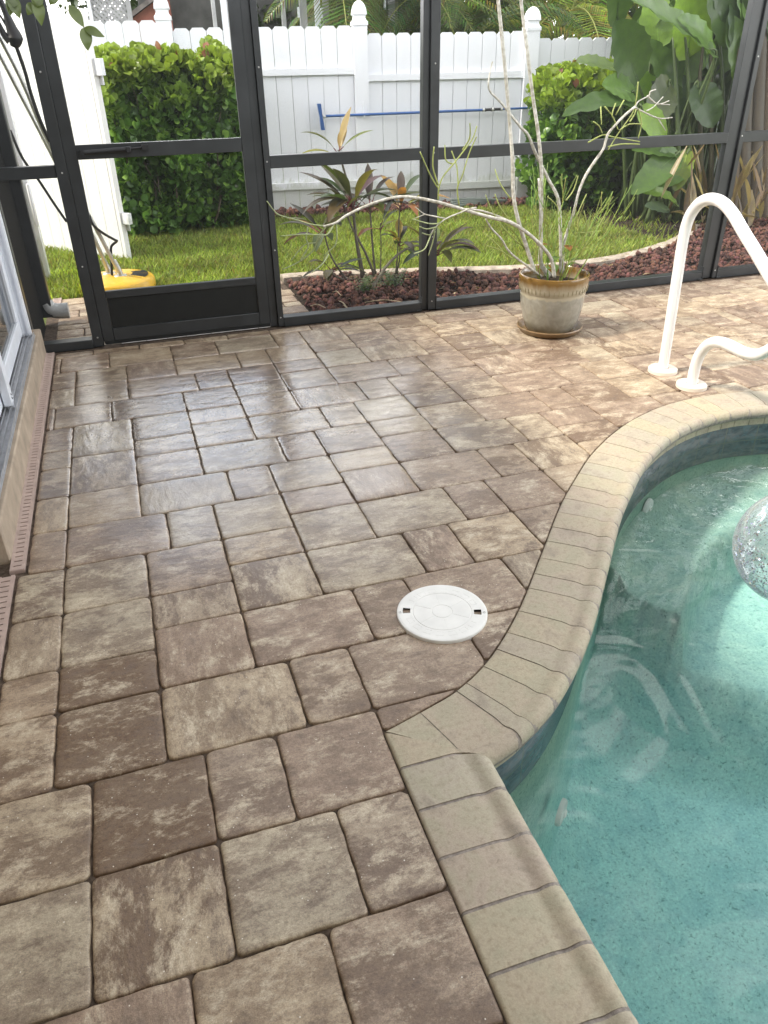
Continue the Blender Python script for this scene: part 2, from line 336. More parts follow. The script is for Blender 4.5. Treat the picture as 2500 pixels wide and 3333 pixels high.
M['black'] = simple('black_rubber', (.018, .018, .019), .5, .4, .1, 20)
M['blue'] = simple('blue_pole_paint', (.03, .09, .26), .3, .5, .1, 10)
M['pvc'] = simple('grey_pvc', (.42, .43, .42), .45, .4, .1, 15)
M['brick_red'] = simple('red_brick_wall', (.30, .12, .09), .9, .1, .15, 6)
M['grey_post'] = simple('grey_post_paint', (.34, .34, .34), .5, .4, .1, 8)
M['roof'] = simple('roof_shingle', (.16, .14, .13), .9, .1, .2, 12, .5)
# glazed pot
def pot_material():
    m, n, o = newmat('glazed_pot'); t = N(n, 'ShaderNodeTexCoord').outputs['Object']
    sx = N(n, 'ShaderNodeSeparateXYZ'); n.links.new(t, sx.inputs[0])
    nz = noise(n, mapped(n, t, (26, 26, 3)), 1.0, 6, .6); nm = N(n, 'ShaderNodeMath', operation='MULTIPLY_ADD'); nm.inputs[1].default_value = .045; n.links.new(nz, nm.inputs[0]); n.links.new(sx.outputs[2], nm.inputs[2])
    p = noise(n, t, 26, 6, .6)
    body = mixc(n, (.215, .205, .165), (.285, .275, .235), ramp(n, p, [(.35, 0), (.65, 1)])); body = mixc(n, body, (.24, .21, .13), ramp(n, noise(n, mapped(n, t, (30, 30, 6)), 1, 4), [(.55, 0), (.75, .5)]))
    lip = mixc(n, body, (.33, .29, .19), ramp(n, nm.outputs[0], [(.0, 0), (1, 0)]))
    q = N(n, 'ShaderNodeValToRGB'); e = q.color_ramp.elements; e[0].position = .0; e[0].color = (0, 0, 0, 1); e[1].position = 1; e[1].color = (1, 1, 1, 1)
    a = N(n, 'ShaderNodeMapRange'); a.inputs[1].default_value = .222; a.inputs[2].default_value = .232; n.links.new(nm.outputs[0], a.inputs[0])
    b = N(n, 'ShaderNodeMapRange'); b.inputs[1].default_value = .270; b.inputs[2].default_value = .310; n.links.new(nm.outputs[0], b.inputs[0])
    c = mixc(n, body, (.35, .32, .235), a.outputs[0]); c = mixc(n, c, (.17, .095, .022), b.outputs[0])
    pbsdf(n, o, c, .22, .5, bump(n, p, .15, .002), 0, .3); return m
M['pot'] = pot_material()
M['terracotta'] = simple('glazed_saucer', (.23, .15, .075), .35, .5, .15, 30)
def tile_material():
    m, n, o = newmat('waterline_tile'); uv = N(n, 'ShaderNodeUVMap', uv_map='puv').outputs[0]; t = N(n, 'ShaderNodeTexCoord').outputs['Object']
    br = N(n, 'ShaderNodeTexBrick'); br.offset = 0; n.links.new(uv, br.inputs[0]); br.inputs['Scale'].default_value = 1; br.inputs['Brick Width'].default_value = .152; br.inputs['Row Height'].default_value = .155
    br.inputs['Mortar Size'].default_value = .0022; br.inputs['Color1'].default_value = (0, 0, 0, 1); br.inputs['Color2'].default_value = (1, 1, 1, 1); br.inputs['Mortar'].default_value = (.5, .5, .5, 1)
    p = noise(n, mapped(n, t, (10, 10, 24)), 1.6, 6, .8)
    c = mixc(n, (.045, .05, .07), (.15, .135, .145), ramp(n, p, [(.35, 0), (.65, 1)])); c = mixc(n, c, (.10, .15, .19), ramp(n, noise(n, t, 40, 5, 1), [(.5, 0), (.75, .8)]))
    c = mixc(n, c, (.13, .12, .10), br.outputs['Fac']); pbsdf(n, o, c, .25, .5); return m
M['tile'] = tile_material()
def glass_material():
    m, n, o = newmat('door_glass'); pbsdf(n, o, (.015, .02, .022), .05, .8); return m
M['glass'] = glass_material()
def ball_material():
    m, n, o = newmat('clear_vinyl'); t = N(n, 'ShaderNodeTexCoord').outputs['Object']
    b = bump(n, noise(n, t, 14, 3, .5), .25, .01)
    lw = N(n, 'ShaderNodeLayerWeight'); lw.inputs[0].default_value = .35; n.links.new(b, lw.inputs[1])
    tr = N(n, 'ShaderNodeBsdfTransparent'); tr.inputs[0].default_value = (.93, .95, .97, 1)
    gl = N(n, 'ShaderNodeBsdfGlossy'); gl.inputs['Roughness'].default_value = .06; n.links.new(b, gl.inputs['Normal'])
    df = N(n, 'ShaderNodeBsdfDiffuse'); df.inputs[0].default_value = (.75, .78, .82, 1)
    m1 = N(n, 'ShaderNodeMixShader'); m1.inputs[0].default_value = .35; n.links.new(gl.outputs[0], m1.inputs[1]); n.links.new(df.outputs[0], m1.inputs[2])
    m2 = N(n, 'ShaderNodeMixShader'); n.links.new(ramp(n, lw.outputs['Facing'], [(0, .12), (.9, .75)]), m2.inputs[0]); n.links.new(tr.outputs[0], m2.inputs[1]); n.links.new(m1.outputs[0], m2.inputs[2]); n.links.new(m2.outputs[0], o.inputs[0]); return m
M['ball'] = ball_material()
def glitter_material():
    m, n, o = newmat('glitter_foil'); a = N(n, 'ShaderNodeAttribute', attribute_name='tint').outputs['Color']; pbsdf(n, o, a, .18, .6, None, .85); return m
M['glitter'] = glitter_material()

# ------------------------------------------------------------------ pool outline
def catmull(pts, sub):
    out = []
    for i in range(len(pts)-1):
        p0 = Vector(pts[max(i-1, 0)]); p1 = Vector(pts[i]); p2 = Vector(pts[i+1]); p3 = Vector(pts[min(i+2, len(pts)-1)])
        for k in range(sub):
            t = k/sub; t2 = t*t; t3 = t2*t; out.append(.5*((2*p1)+(p2-p0)*t+(2*p0-5*p1+4*p2-p3)*t2+(3*p1-p0-3*p2+p3)*t3))
    out.append(Vector(pts[-1])); return out
curve_pts = [(.359, 1.161), (.455, 1.190), (.575, 1.233), (.700, 1.316), (.850, 1.462), (1.030, 1.674), (1.235, 1.918), (1.390, 2.078), (1.549, 2.228),
             (1.733, 2.362), (1.916, 2.462), (2.110, 2.527), (2.324, 2.550), (2.482, 2.533), (2.62, 2.498), (2.9, 2.38), (3.3, 2.08), (3.65, 1.6), (3.85, .9), (3.85, .1), (3.8, -1.2), (3.7, -2.9)]
cv = catmull(curve_pts, 12)
def resample(pts, d):
    out = [pts[0].copy()]; acc = 0
    for a, b in zip(pts[:-1], pts[1:]):
        L = (b-a).length; t = d-acc
        while t <= L: out.append(a+(b-a)*(t/L)); t += d
        acc = (acc+L) % d if L+acc >= d else acc+L
    out.append(pts[-1].copy()); return out
curve = resample(cv, .0125)
straight = [Vector((.345+.014*max(0, (y+1)/2.16), y)) for y in np.arange(-2.9, 1.161, .0125)]
outline = straight + curve            # open polyline: up the near edge, round the corner, along the far edge
CORNER = len(straight)
def offset_pl(pl, d):
    out = []; n = len(pl)
    for i, p in enumerate(pl):
        k = 9; lo = max(i-k, 0) if i < CORNER else max(i-k, CORNER); hi = min(i+k, n-1) if i >= CORNER else min(i+k, CORNER-1)
        if i in (CORNER-1, CORNER): lo, hi = i-1, i+1
        a = pl[lo]; b = pl[hi]
        t1 = (p-a).normalized() if (p-a).length > 1e-6 else (b-p).normalized(); t2 = (b-p).normalized() if (b-p).length > 1e-6 else t1
        if abs(i-CORNER) > 1 or True:
            m = (t1+t2).normalized(); nn = Vector((m.y, -m.x)); c = max(.4, nn.dot(Vector((t1.y, -t1.x))))
        out.append(p+nn*(d/c))
    return out
# offset without self crossing near the inside corner: drop points that come closer than d to the line
def clean_offset(d):
    o = offset_pl(outline, d); keep = []
    P = np.array([[p.x, p.y] for p in outline])
    for p in o:
        dd = np.min(np.hypot(P[:, 0]-p.x, P[:, 1]-p.y)); keep.append(dd > d-.004)
    return o, keep
def poly_close(pl): return [Vector((p.x, p.y)) for p in pl]
OUT = np.array([[p.x, p.y] for p in outline])
def in_poly(P, x, y):
    j = len(P)-1; c = False
    for i in range(len(P)):
        xi, yi = P[i]; xj, yj = P[j]
        if ((yi > y) != (yj > y)) and (x < (xj-xi)*(y-yi)/(yj-yi+1e-12)+xi): c = not c
        j = i
    return c
def inside_pool(x, y): return x > .335 and in_poly(OUT, x, y)

# ------------------------------------------------------------------ paving
MOD = .0587*1.3; OX, OY = (lambda p: (p.x, p.y))(onz('P', 395*1250/1659*1659/1659, (2200+870*1250/1659)*1.0, 0)) if False else (0, 0)
def gpx(k, x, y, wd, ox, oy):
    s = wd/1659.0; d = fwd + CR*((ox+x*s-1250)/FPX) - CU*((oy+y*s-1666.5)/FPX); return C0 + d*(-CH/d.z)
_o = gpx('G', 395, 870, 1250, 0, 2200); OX, OY = _o.x, _o.y
SX, SY = MOD*1.0285, MOD*1.0262
RECT = '''0 0 3 3|3 0 5 3|5 0 8 3|-1 3 2 6|2 3 6 6|6 3 8 6|0 -3 3 0|3 -3 6 0|6 -3 9 0|-4 3 -1 6|-3 0 0 3|-3 -3 0 0|-1 -6 2 -3|2 -6 5 -3|5 -6 8 -3|-4 -6 -1 -3
-4 6 -1 8|-4 8 -1 11|-1 8 2 11|-1 6 2 8|-4 11 -1 14|-3 14 -1 17|-3 17 -1 20|-3 20 -1 23|-3 23 -1 25|-3 25 -1 28|-3 28 -2 31|-2 28 1 31|-3 31 -1 34|-3 34 -1 37|-3 37 -2 40|-2 37 1 40|-1 31 2 34|-1 34 2 37
1 28 5 31|1 37 5 40|2 34 5 37|2 31 6 34|5 34 9 37|5 37 8 40|8 37 12 40|12 37 14 40|-1 11 2 14|2 11 5 14|2 9 5 11|2 6 5 9|-1 14 3 17|-1 17 2 20|3 14 5 17|5 14 8 17|5 12 8 14|5 9 8 12|5 6 9 9|9 6 11 9
8 3 12 6|8 0 11 3|11 0 14 3|8 9 12 12|12 9 14 12|11 6 15 9|15 6 18 9|12 3 16 6|14 9 17 12|17 9 20 12|8 12 11 15|11 12 15 15|15 12 17 15|17 12 20 15|20 12 24 15|8 15 11 17|11 15 14 18|8 17 11 20|11 18 14 20|14 15 18 18|18 15 20 18
11 20 14 23|9 20 11 23|5 20 9 23|5 23 8 26|8 23 12 26|12 23 14 26|14 21 17 23|14 18 17 21|17 18 21 21|14 23 17 26|17 21 20 24|17 24 20 26|8 26 11 29|11 26 15 29|15 26 17 29|17 26 20 29|5 26 8 28|5 28 8 31|6 31 8 34|8 29 11 31|8 31 11 34
2 25 5 28|2 23 5 25|2 20 5 23|-1 20 2 24|-1 24 2 28|2 17 6 20|6 17 8 20|11 29 14 32|11 32 14 34|14 29 18 32|18 29 20 32|20 29 23 32|20 27 23 29|20 24 23 27|9 34 11 37|11 34 14 37|14 35 17 37|14 32 17 35|17 32 21 35|17 35 20 38|14 37 17 40|17 38 20 40|20 35 23 38|20 38 23 40
21 32 23 35|23 32 26 35|23 30 26 32|23 27 26 30|23 24 27 27|27 24 29 27|29 24 32 27|26 27 30 30|30 27 32 30|32 27 35 30|26 30 29 32|26 32 29 35|33 30 35 33|35 30 38 33|35 27 39 30|29 30 33 33|20 21 24 24|24 21 26 24|26 21 29 24|29 21 32 24|20 15 23 18|20 18 23 21|23 19 26 21|23 17 26 19|26 18 30 21|23 15 27 17
23 35 26 38|26 35 30 38|24 38 28 40|28 38 30 40|36 33 38 36|38 33 41 36|41 33 45 36|32 24 36 27|32 21 36 24'''
rects = [tuple(map(int, r.split())) for r in RECT.replace('\n', '|').split('|')]
occ = {}
good = []
for r in rects:
    cells = [(i, j) for i in range(r[0], r[2]) for j in range(r[1], r[3])]
    if any(c in occ for c in cells):
        cells = [c for c in cells if c not in occ]
        if not cells: continue
        i0 = min(c[0] for c in cells); i1 = max(c[0] for c in cells)+1; j0 = min(c[1] for c in cells); j1 = max(c[1] for c in cells)+1
        if (i1-i0)*(j1-j0) != len(cells): continue
        r = (i0, j0, i1, j1)
    for c in cells: occ[c] = 1
    good.append(r)
IMIN, IMAX, JMIN, JMAX = -3, 64, -40, 41
prs = random.Random(3)
for j in range(JMIN, JMAX):
    for i in range(IMIN, IMAX):
        if (i, j) in occ: continue
        opts = [(3, 3), (4, 3), (2, 3), (3, 2), (3, 3)]; prs.shuffle(opts); opts += [(2, 2), (3, 1), (2, 1), (1, 3), (1, 2), (1, 1)]
        for (a, b) in opts:
            cs = [(i+u, j+v) for u in range(a) for v in range(b)]
            if i+a <= IMAX+2 and j+b <= JMAX and not any(c in occ for c in cs):
                for c in cs: occ[c] = 1
                good.append((i, j, i+a, j+b)); break
XL, YT = -.459, 4.225
def rrect(x0, y0, x1, y1, rad, step=.014):
    """rounded rectangle outline, counter clockwise"""
    pts = []
    cs = [(x1-rad, y0+rad, -90), (x1-rad, y1-rad, 0), (x0+rad, y1-rad, 90), (x0+rad, y0+rad, 180)]
    for ci, (cx, cy_, a0) in enumerate(cs):
        for k in range(5):
            a = R_(a0+90*k/4); pts.append((cx+rad*math.cos(a), cy_+rad*math.sin(a)))
        nx, ny, na = cs[(ci+1) % 4]; e = (nx+rad*math.cos(R_(na)), ny+rad*math.sin(R_(na))); p = pts[-1]
        L = math.hypot(e[0]-p[0], e[1]-p[1]); m = int(L/step)
        for k in range(1, m): pts.append((p[0]+(e[0]-p[0])*k/m, p[1]+(e[1]-p[1])*k/m))
    return pts
class Pav:
    def __init__(s): s.v = []; s.f = []; s.t = []; s.uv = []; s.rim = []
    def stone(s, x0, y0, x1, y1, rad=.012, z=0.0, clip=None, tint=None, horiz=True, tilt=.009, wob=.0034):
        seed = prs.random()*100; pts = rrect(x0, y0, x1, y1, rad); cx, cy_ = (x0+x1)/2, (y0+y1)/2; new = []
        walk = []
        for (x, y) in pts:
            nx, ny = x-cx, y-cy_; L = math.hypot(nx, ny)
            d = mnoise.noise(Vector((x*20+seed, y*20, seed)))*wob + mnoise.noise(Vector((x*90, y*90+seed, seed)))*wob*.5
            x += nx/L*d; y += ny/L*d
            walk.append((x, y))
        if clip: walk = clip(walk)
        for (x, y) in walk:
            if not new or math.hypot(new[-1][0]-x, new[-1][1]-y) > .0035: new.append((x, y))
        if len(new) < 5: return
        n = len(new); b = len(s.v); P = new
        A = sum(P[i][0]*P[(i+1) % n][1]-P[(i+1) % n][0]*P[i][1] for i in range(n))/2
        if A < .0008: return
        cx = sum(p[0] for p in P)/n; cy_ = sum(p[1] for p in P)/n
        tx, ty = prs.uniform(-tilt, tilt), prs.uniform(-tilt, tilt); dz = prs.uniform(-.0012, .0012)
        tn = tint or (prs.random(), prs.random(), prs.random())
        hx = max(abs(p[0]-cx) for p in P); hy = max(abs(p[1]-cy_) for p in P); hm = min(hx, hy)
        RG = ((0, -.03, 1), (0, -.0095, 1), (.0010, -.0036, .9), (.0028, -.0018, .7), (.0065, -.0009, .45), (.013, -.0005, .2), (.026, -.0002, .06), (.042, 0.0, .0))
        for off, zz, rm in RG:
            off = min(off, hm*.75)
            for i in range(n):
                x = cx+(P[i][0]-cx)*(1-off/hx); y = cy_+(P[i][1]-cy_)*(1-off/hy)
                s.v.append((x, y, z+dz+zz+(x-cx)*tx+(y-cy_)*ty)); s.t.append(tn); s.rim.append(rm)
                s.uv.append((x-cx, y-cy_) if horiz else (y-cy_, x-cx))
        m = len(RG)
        for r in range(m-1):
            for i in range(n): s.f.append((b+r*n+i, b+r*n+(i+1) % n, b+(r+1)*n+(i+1) % n, b+(r+1)*n+i))
        s.f.append(tuple(b+(m-1)*n+i for i in range(n)))
    def build(s, name, mat):
        me = bpy.data.meshes.new(name); me.from_pydata(s.v, [], s.f); me.update()
        ca = me.color_attributes.new('tint', 'FLOAT_COLOR', 'POINT'); a = np.ones((len(s.v), 4), 'f'); a[:, :3] = np.array(s.t); ca.data.foreach_set('color', a.ravel())
        ra = me.attributes.new('rim', 'FLOAT', 'POINT'); ra.data.foreach_set('value', s.rim)
        ul = me.uv_layers.new(name='puv'); li = np.empty(len(me.loops), 'i'); me.loops.foreach_get('vertex_index', li); ul.data.foreach_set('uv', np.array(s.uv, 'f')[li].ravel())
        me.polygons.foreach_set('use_smooth', [len(f) < 5 for f in s.f])
        return link(name, me, mat)
OUTP = OUT[:]
GAP = .0030
# signed distance side: points beyond the coping's deck edge are pulled back onto it
near_poly = [tuple(p) for p in OUT]+[(3.7, -2.9), (.345, -2.9)]
OUT_IN = np.array([[p.x, p.y] for p in offset_pl(outline, -.003)])
near_lo = np.array(near_poly[:-2])
def is_in(x, y):
    return y > -2.88 and x > .325 and in_poly(near_in, x, y)
near_in = [tuple(p) for p in OUT_IN]+[(3.8, -2.89), (.33, -2.89)]
near_box = (min(p[0] for p in near_in)-.01, max(p[0] for p in near_in)+.01, min(p[1] for p in near_in)-.01, max(p[1] for p in near_in)+.01)
def clip_pool(pts):
    """cut the part of a stone that would lie under the coping"""
    if all(p[0] < near_box[0] or p[0] > near_box[1] or p[1] > near_box[3] or p[1] < near_box[2] for p in pts): return pts
    fl = [is_in(*p) for p in pts]
    if not any(fl): return pts
    if all(fl): return []
    n = len(pts); st = next(i for i in range(n) if fl[i-1] and not fl[i]); out = []; i = 0
    near = lambda p: int(np.argmin(np.hypot(OUT_IN[:, 0]-p[0], OUT_IN[:, 1]-p[1])))
    order = [(st+k) % n for k in range(n)]; k = 0
    while k < n:
        a = order[k]
        if not fl[a]: out.append(pts[a]); k += 1; continue
        m = k
        while m < n and fl[order[m]]: m += 1
        ka = near(pts[order[k-1]]); kb = near(pts[order[m % n]]); sg = 1 if kb >= ka else -1
        out += [tuple(OUT_IN[q]) for q in range(ka+sg, kb, sg)] if abs(kb-ka) > 1 else []
        k = m
    return out
LIDC = (.5*(onz('P', 1296*1659/1659, 1995).x+onz('P', 1590, 2005).x), .5*(onz('P', 1440, 1908).y+onz('P', 1440, 2094).y))
ZO['P'] = (0, 0, 1659)
la, lb, lc, ld = onz('P', 1296, 1997), onz('P', 1590, 2008), onz('P', 1440, 1908), onz('P', 1440, 2094)
LIDC = ((la.x+lb.x)/2, (lc.y+ld.y)/2); LIDR = .1235
pv = Pav()
HAND = {  # (i0,j0): tone (light, hue, seed) of stones that stand out
 (-1, 3): (.1, .0, .02), (-1, 6): (.15, .05, .05), (0, 0): (.05, .0, .0), (0, -3): (.9, .4, .1), (3, -3): (.9, .9, .5), (5, 0): (.15, .9, .9), (3, 0): (.4, .9, .3), (-1, 8): (.9, .9, .6), (2, 3): (.95, .3, .6),
 (5, 6): (.15, .9, .7), (11, 12): (.75, .8, .8), (8, 9): (.7, .9, .5), (11, 15): (.3, .8, .9), (8, 12): (.7, .9, .6), (8, 15): (.2, .9, .8), (-3, 0): (.8, .5, .3), (-3, -3): (.9, .9, .8), (-4, 3): (.6, .3, .2), (8, 0): (.1, .4, .6), (8, 3): (.35, .7, .8), (11, 6): (.3, .7, .9), (6, -3): (.5, .9, .2), (17, 9): (.35, .9, .6), (26, 18): (.15, .1, .7), (20, 15): (.9, .4, .3), (-1, 20): (.45, .8, .15), (-1, 24): (.9, .9, .7), (17, 21): (.9, .2, .4)}
for (i0, j0, i1, j1) in good:
    x0, y0, x1, y1 = OX+i0*SX, OY+j0*SY, OX+i1*SX, OY+j1*SY
    if i1*SX+OX < XL+.02 or j0*SY+OY > YT-.01: continue
    if x1 < XL+.015: continue
    x0 = max(x0, XL+.003 if y0 > 2.0 else -.482); y1 = min(y1, YT+.03)
    corners = [(x0, y0), (x1, y0), (x0, y1), (x1, y1), ((x0+x1)/2, (y0+y1)/2)]
    g = GAP/2*prs.uniform(.4, 1.0)
    horiz = not (prs.random() < .16 or ((y1-y0) > (x1-x0)*1.2 and x1-x0 > .16))
    pv.stone(x0+g, y0+g, x1-g, y1-g, rad=prs.uniform(.009, .019), clip=clip_pool, tint=HAND.get((i0, j0)), horiz=horiz)
# garden walk outside the door
wy = 4.335; PH = [.10, .155, .155, .10, .155, .155, .155, .155]
walk_rows = []
for h_ in PH:
    wx = -.50+prs.uniform(-.1, 0)
    while wx < 1.0:
        L_ = prs.choice([.155, .235, .31]); x1 = min(wx+L_, 1.0+prs.uniform(-.01, .01))
        if x1-max(wx, -.48) > .04: pv.stone(max(wx, -.48)+.003, wy+.003, x1-.003, wy+h_-.003, rad=.012, z=-.03)
        wx = x1 if x1 < .99 else 2
    wy += h_+.003
    if wy > 5.45: break
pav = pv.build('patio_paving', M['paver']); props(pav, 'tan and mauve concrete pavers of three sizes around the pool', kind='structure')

# ------------------------------------------------------------------ ground, sand bed with a hole for the pool
def fill_hole(name, outer, inner, z, mat):
    bm = bmesh.new(); ed = []
    for loop in (outer, inner):
        vs = [bm.verts.new((p[0], p[1], z)) for p in loop]
        for a, b in zip(vs, vs[1:]+vs[:1]): ed.append(bm.edges.new((a, b)))
    bmesh.ops.triangle_fill(bm, edges=ed, use_beauty=True, normal=(0, 0, 1))
    me = bpy.data.meshes.new(name); bm.to_mesh(me); bm.free(); return link(name, me, mat)
holeB = [(p.x, p.y) for p in offset_pl(outline, .03)][::4]+[(3.55, -2.95), (.36, -2.95)]
props(fill_hole('patio_bed', [(-.7, -3.6), (6.2, -3.6), (6.2, 4.3), (-.7, 4.3)], holeB, -.0085, M['sand']), kind='structure')
g = MB()
for (a, b, c, d) in ((-400, -400, 400, -3.6), (-400, 4.3, 400, 500), (-400, -3.6, -.7, 4.3), (6.2, -3.6, 400, 4.3)):
    nx = 1; g.add([(a, b, -.062), (c, b, -.062), (c, d, -.062), (a, d, -.062)], [(0, 1, 2, 3)])
props(g.build('lawn_ground', M['lawn']), kind='structure')
wb = MB(); wb.box((-.55, 4.29, -.12), (1.0, 5.5, -.037)); props(wb.build('walkway_bed', M['sand']), kind='structure')

# ------------------------------------------------------------------ coping, tile, basin, water
prof = [(0, -.05), (0, -.004), (.003, .0004), (.008, .0012), (.06, .0014), (.118, .0010), (.130, -.0008), (.140, -.0034), (.147, -.0040), (.154, -.0028), (.163, .0012), (.174, .0032), (.185, .0010), (.194, -.0055), (.1985, -.014), (.200, -.024), (.1975, -.034), (.190, -.042), (.178, -.047), (.155, -.049)]
OFFS = {}
def off_at(d):
    if d not in OFFS: OFFS[d] = offset_pl(outline, d)
    return OFFS[d]
# near the corner the inner offsets collapse onto the mitre point
CI = CORNER
t_a = Vector((0.0065, 1)).normalized(); t_b = (Vector((.455, 1.190))-Vector((.359, 1.161))).normalized()
n_a = Vector((t_a.y, -t_a.x)); n_b = Vector((t_b.y, -t_b.x)); pc = Vector((.359, 1.161))
def mitre(d):
    m = (n_a+n_b).normalized(); return pc+m*(d/max(.2, m.dot(n_a)))
def prof_ring(i, d):
    p = off_at(d)[i]; mt = mitre(d)
    if i <= CI and p.y > mt.y: return Vector((mt.x, mt.y))
    if i > CI and i < CI+40 and (p-mt).dot(t_b) < 0: return mt
    return p
def sweep(i0, i1, profile, mb, shrink=0.0, step=1, tint=None, dz=0.0):
    idx = list(range(i0, i1, step))+[i1]; m = len(profile); vs = []
    for k, i in enumerate(idx):
        for (d, z) in profile:
            q = prof_ring(i, round(d, 5)); vs.append([q.x, q.y, z+dz])
    if shrink:
        m2 = len(idx)
        for r in ((0, m2-1) if m2 > 4 else ()):
            inn = 1 if r == 0 else m2-2
            for j in range(10, m):
                d_, z_ = profile[j]; q = prof_ring(idx[r], round(d_, 5)); q0 = prof_ring(idx[r], 0.0); u = (q-q0); L = u.length
                if L > 1e-4: vs[r*m+j][0] -= u.x/L*.0016; vs[r*m+j][1] -= u.y/L*.0016
                vs[r*m+j][2] += -.0014 if z_ > -.02 else .0008
        for r, o_ in ((0, min(3, len(idx)-1)), (len(idx)-1, max(0, len(idx)-4))):
            for j in range(m):
                a = Vector(vs[r*m+j]); b = Vector(vs[o_*m+j]); L = (b-a).length
                if L > 1e-5: a2 = a+(b-a)*min(.6, shrink/L); vs[r*m+j] = list(a2)
    fs = [(k*m+j, k*m+j+1, (k+1)*m+j+1, (k+1)*m+j) for k in range(len(idx)-1) for j in range(m-1)]
    fs += [tuple(range(m-1, -1, -1)), tuple((len(idx)-1)*m+j for j in range(m))]
    mb.add(vs, fs, tint)
# joints: indices along the outline
cp_mb = MB(); joints = []
i = CI
while i > 8: joints.append(i); i -= 9 if len(joints) < 4 else 9
joints = joints[::-1]
# first stone below the corner is cut as a triangle: joint close to the corner
seq = [8, 9, 3, 6, 6, 6, 8, 9, 6, 7, 8, 7, 8, 8, 8, 8]
i = CI
k = 0
while i < len(outline)-12:
    stp = seq[k] if k < len(seq) else (8 if k < 26 else 10)
    i += stp; joints.append(i); k += 1
joints = [0]+joints+[len(outline)-1]
for a, b in zip(joints[:-1], joints[1:]):
    if b-a < 2: continue
    sweep(a, b, prof, cp_mb, shrink=.0015 if b > CI else .0034, tint=(prs.random(), prs.random()*.8, prs.random()), dz=prs.uniform(-.0006, .0006))
cop = cp_mb.build('pool_coping', M['coping'], smooth=True); cop.data.set_sharp_from_angle(angle=R_(60)); props(cop, 'beige bullnose coping stones curving along the pool edge', kind='structure')
mo = MB(); sweep(0, len(outline)-1, [(d+(.001 if k == 0 else 0), z-(.0018 if k < 10 else .0022)) for k, (d, z) in enumerate(prof)], mo, step=2); mobj = mo.build('coping_mortar', M['mortar'], smooth=True); props(mobj, kind='structure')
# brick course under the nose, tiles, plaster wall
def wallsweep(name, d, z0, z1, mat, step=2, prof2=None, d0=None):
    mb = MB(); pr2 = prof2 or [(d, z0), (d, z1)]; m = len(pr2); idx = list(range(0, len(outline)-1, step))+[len(outline)-1]
    uvs = []; s_ = 0; last = None
    for i in idx:
        q0 = prof_ring(i, round(pr2[0][0], 5))
        if last is not None: s_ += (q0-last).length
        last = q0
        for (dd, z) in pr2: q = prof_ring(i, round(dd, 5)); mb.v.append((q.x, q.y, z)); mb.t.append((.5, .5, .5)); uvs.append((s_, z+.001))
    for k in range(len(idx)-1):
        for j in range(m-1): mb.f.append((k*m+j, (k+1)*m+j, (k+1)*m+j+1, k*m+j+1))
    o = mb.build(name, mat, smooth=True); ul = o.data.uv_layers.new(name='puv'); li = np.empty(len(o.data.loops), 'i'); o.data.loops.foreach_get('vertex_index', li); ul.data.foreach_set('uv', np.array(uvs, 'f')[li].ravel()); return o
ws = MB()
i = 0
while i < len(outline)-10:
    for_ = 7; sweep(i, min(i+for_, len(outline)-1), [(.16, -.049), (.178, -.0495), (.178, -.078), (.16, -.0785)], ws, shrink=.0015, step=2, tint=(prs.random(), .4, .5)); i += for_
props(ws.build('coping_brick_course', M['coping']), kind='structure')
props(wallsweep('pool_tile_band', .170, -.078, -.232, M['tile']), 'dark slate blue tiles along the waterline', kind='structure')
pw = [(.166, -.232), (.168, -.40), (.170, -.75), (.19, -.90), (.24, -.98), (.30, -1.0)]
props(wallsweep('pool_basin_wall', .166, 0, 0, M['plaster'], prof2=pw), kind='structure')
WZ = -.140
wpoly = [(prof_ring(i, .168).x, prof_ring(i, .168).y) for i in range(0, len(outline), 3)]+[(3.6, -2.9), (.5, -2.9)]
def flat_poly(name, poly, z, mat):
    bm = bmesh.new(); vs = []
    for p in poly:
        if not vs or (vs[-1].co-Vector((p[0], p[1], z))).length > .003: vs.append(bm.verts.new((p[0], p[1], z)))
    bm.faces.new(vs); bmesh.ops.triangulate(bm, faces=bm.faces[:]); bm.normal_update(); bm.faces.ensure_lookup_table()
    bmesh.ops.reverse_faces(bm, faces=[f for f in bm.faces if f.normal.z < 0])
    me = bpy.data.meshes.new(name); bm.to_mesh(me); bm.free(); return link(name, me, mat)
props(flat_poly('pool_water', wpoly, WZ, M['water']), 'clear turquoise pool water with soft ripples', kind='structure')
# basin floor with steps as a height field
def sst(a, b, x): t = max(0, min(1, (x-a)/(b-a))); return t*t*(3-2*t)
gx = np.arange(.3, 4.3, .03); gy = np.arange(-3.0, 2.75, .03)
GX, GY = np.meshgrid(gx, gy, indexing='ij')
D = np.full(GX.shape, 9.0)
for p in OUT[::3]: D = np.minimum(D, np.hypot(GX-p[0], GY-p[1]))
Z = np.full(GX.shape, -.98)
# two broad curved entry steps at the far end
SC = (2.62, 2.45)
rad = np.hypot((GX-SC[0])*1.0, (GY-SC[1])*1.05)
for a in range(GX.shape[0]):
    for b in range(GX.shape[1]):
        r = rad[a, b]; z = -.98
        z = max(z, -.98+.34*(1-sst(1.24, 1.52, r)))
        wq = D[a, b]
        sh = -.64+.24*(1-sst(.44, .50, wq))
        if r < 1.30: z = max(z, sh)
        # cove where floor meets wall
        z += .10*(1-sst(.17, .34, wq))**2
        Z[a, b] = z
V = np.stack([GX, GY, Z], -1).reshape(-1, 3); nx_, ny_ = GX.shape
ii = (np.arange(nx_-1)[:, None]*ny_+np.arange(ny_-1)[None]).ravel(); Fq = np.stack([ii, ii+ny_, ii+ny_+1, ii+1], 1)
props(np_mesh('pool_floor', V, [Fq], np.full((len(V), 3), .5), M['plaster'], smooth=True), kind='structure')
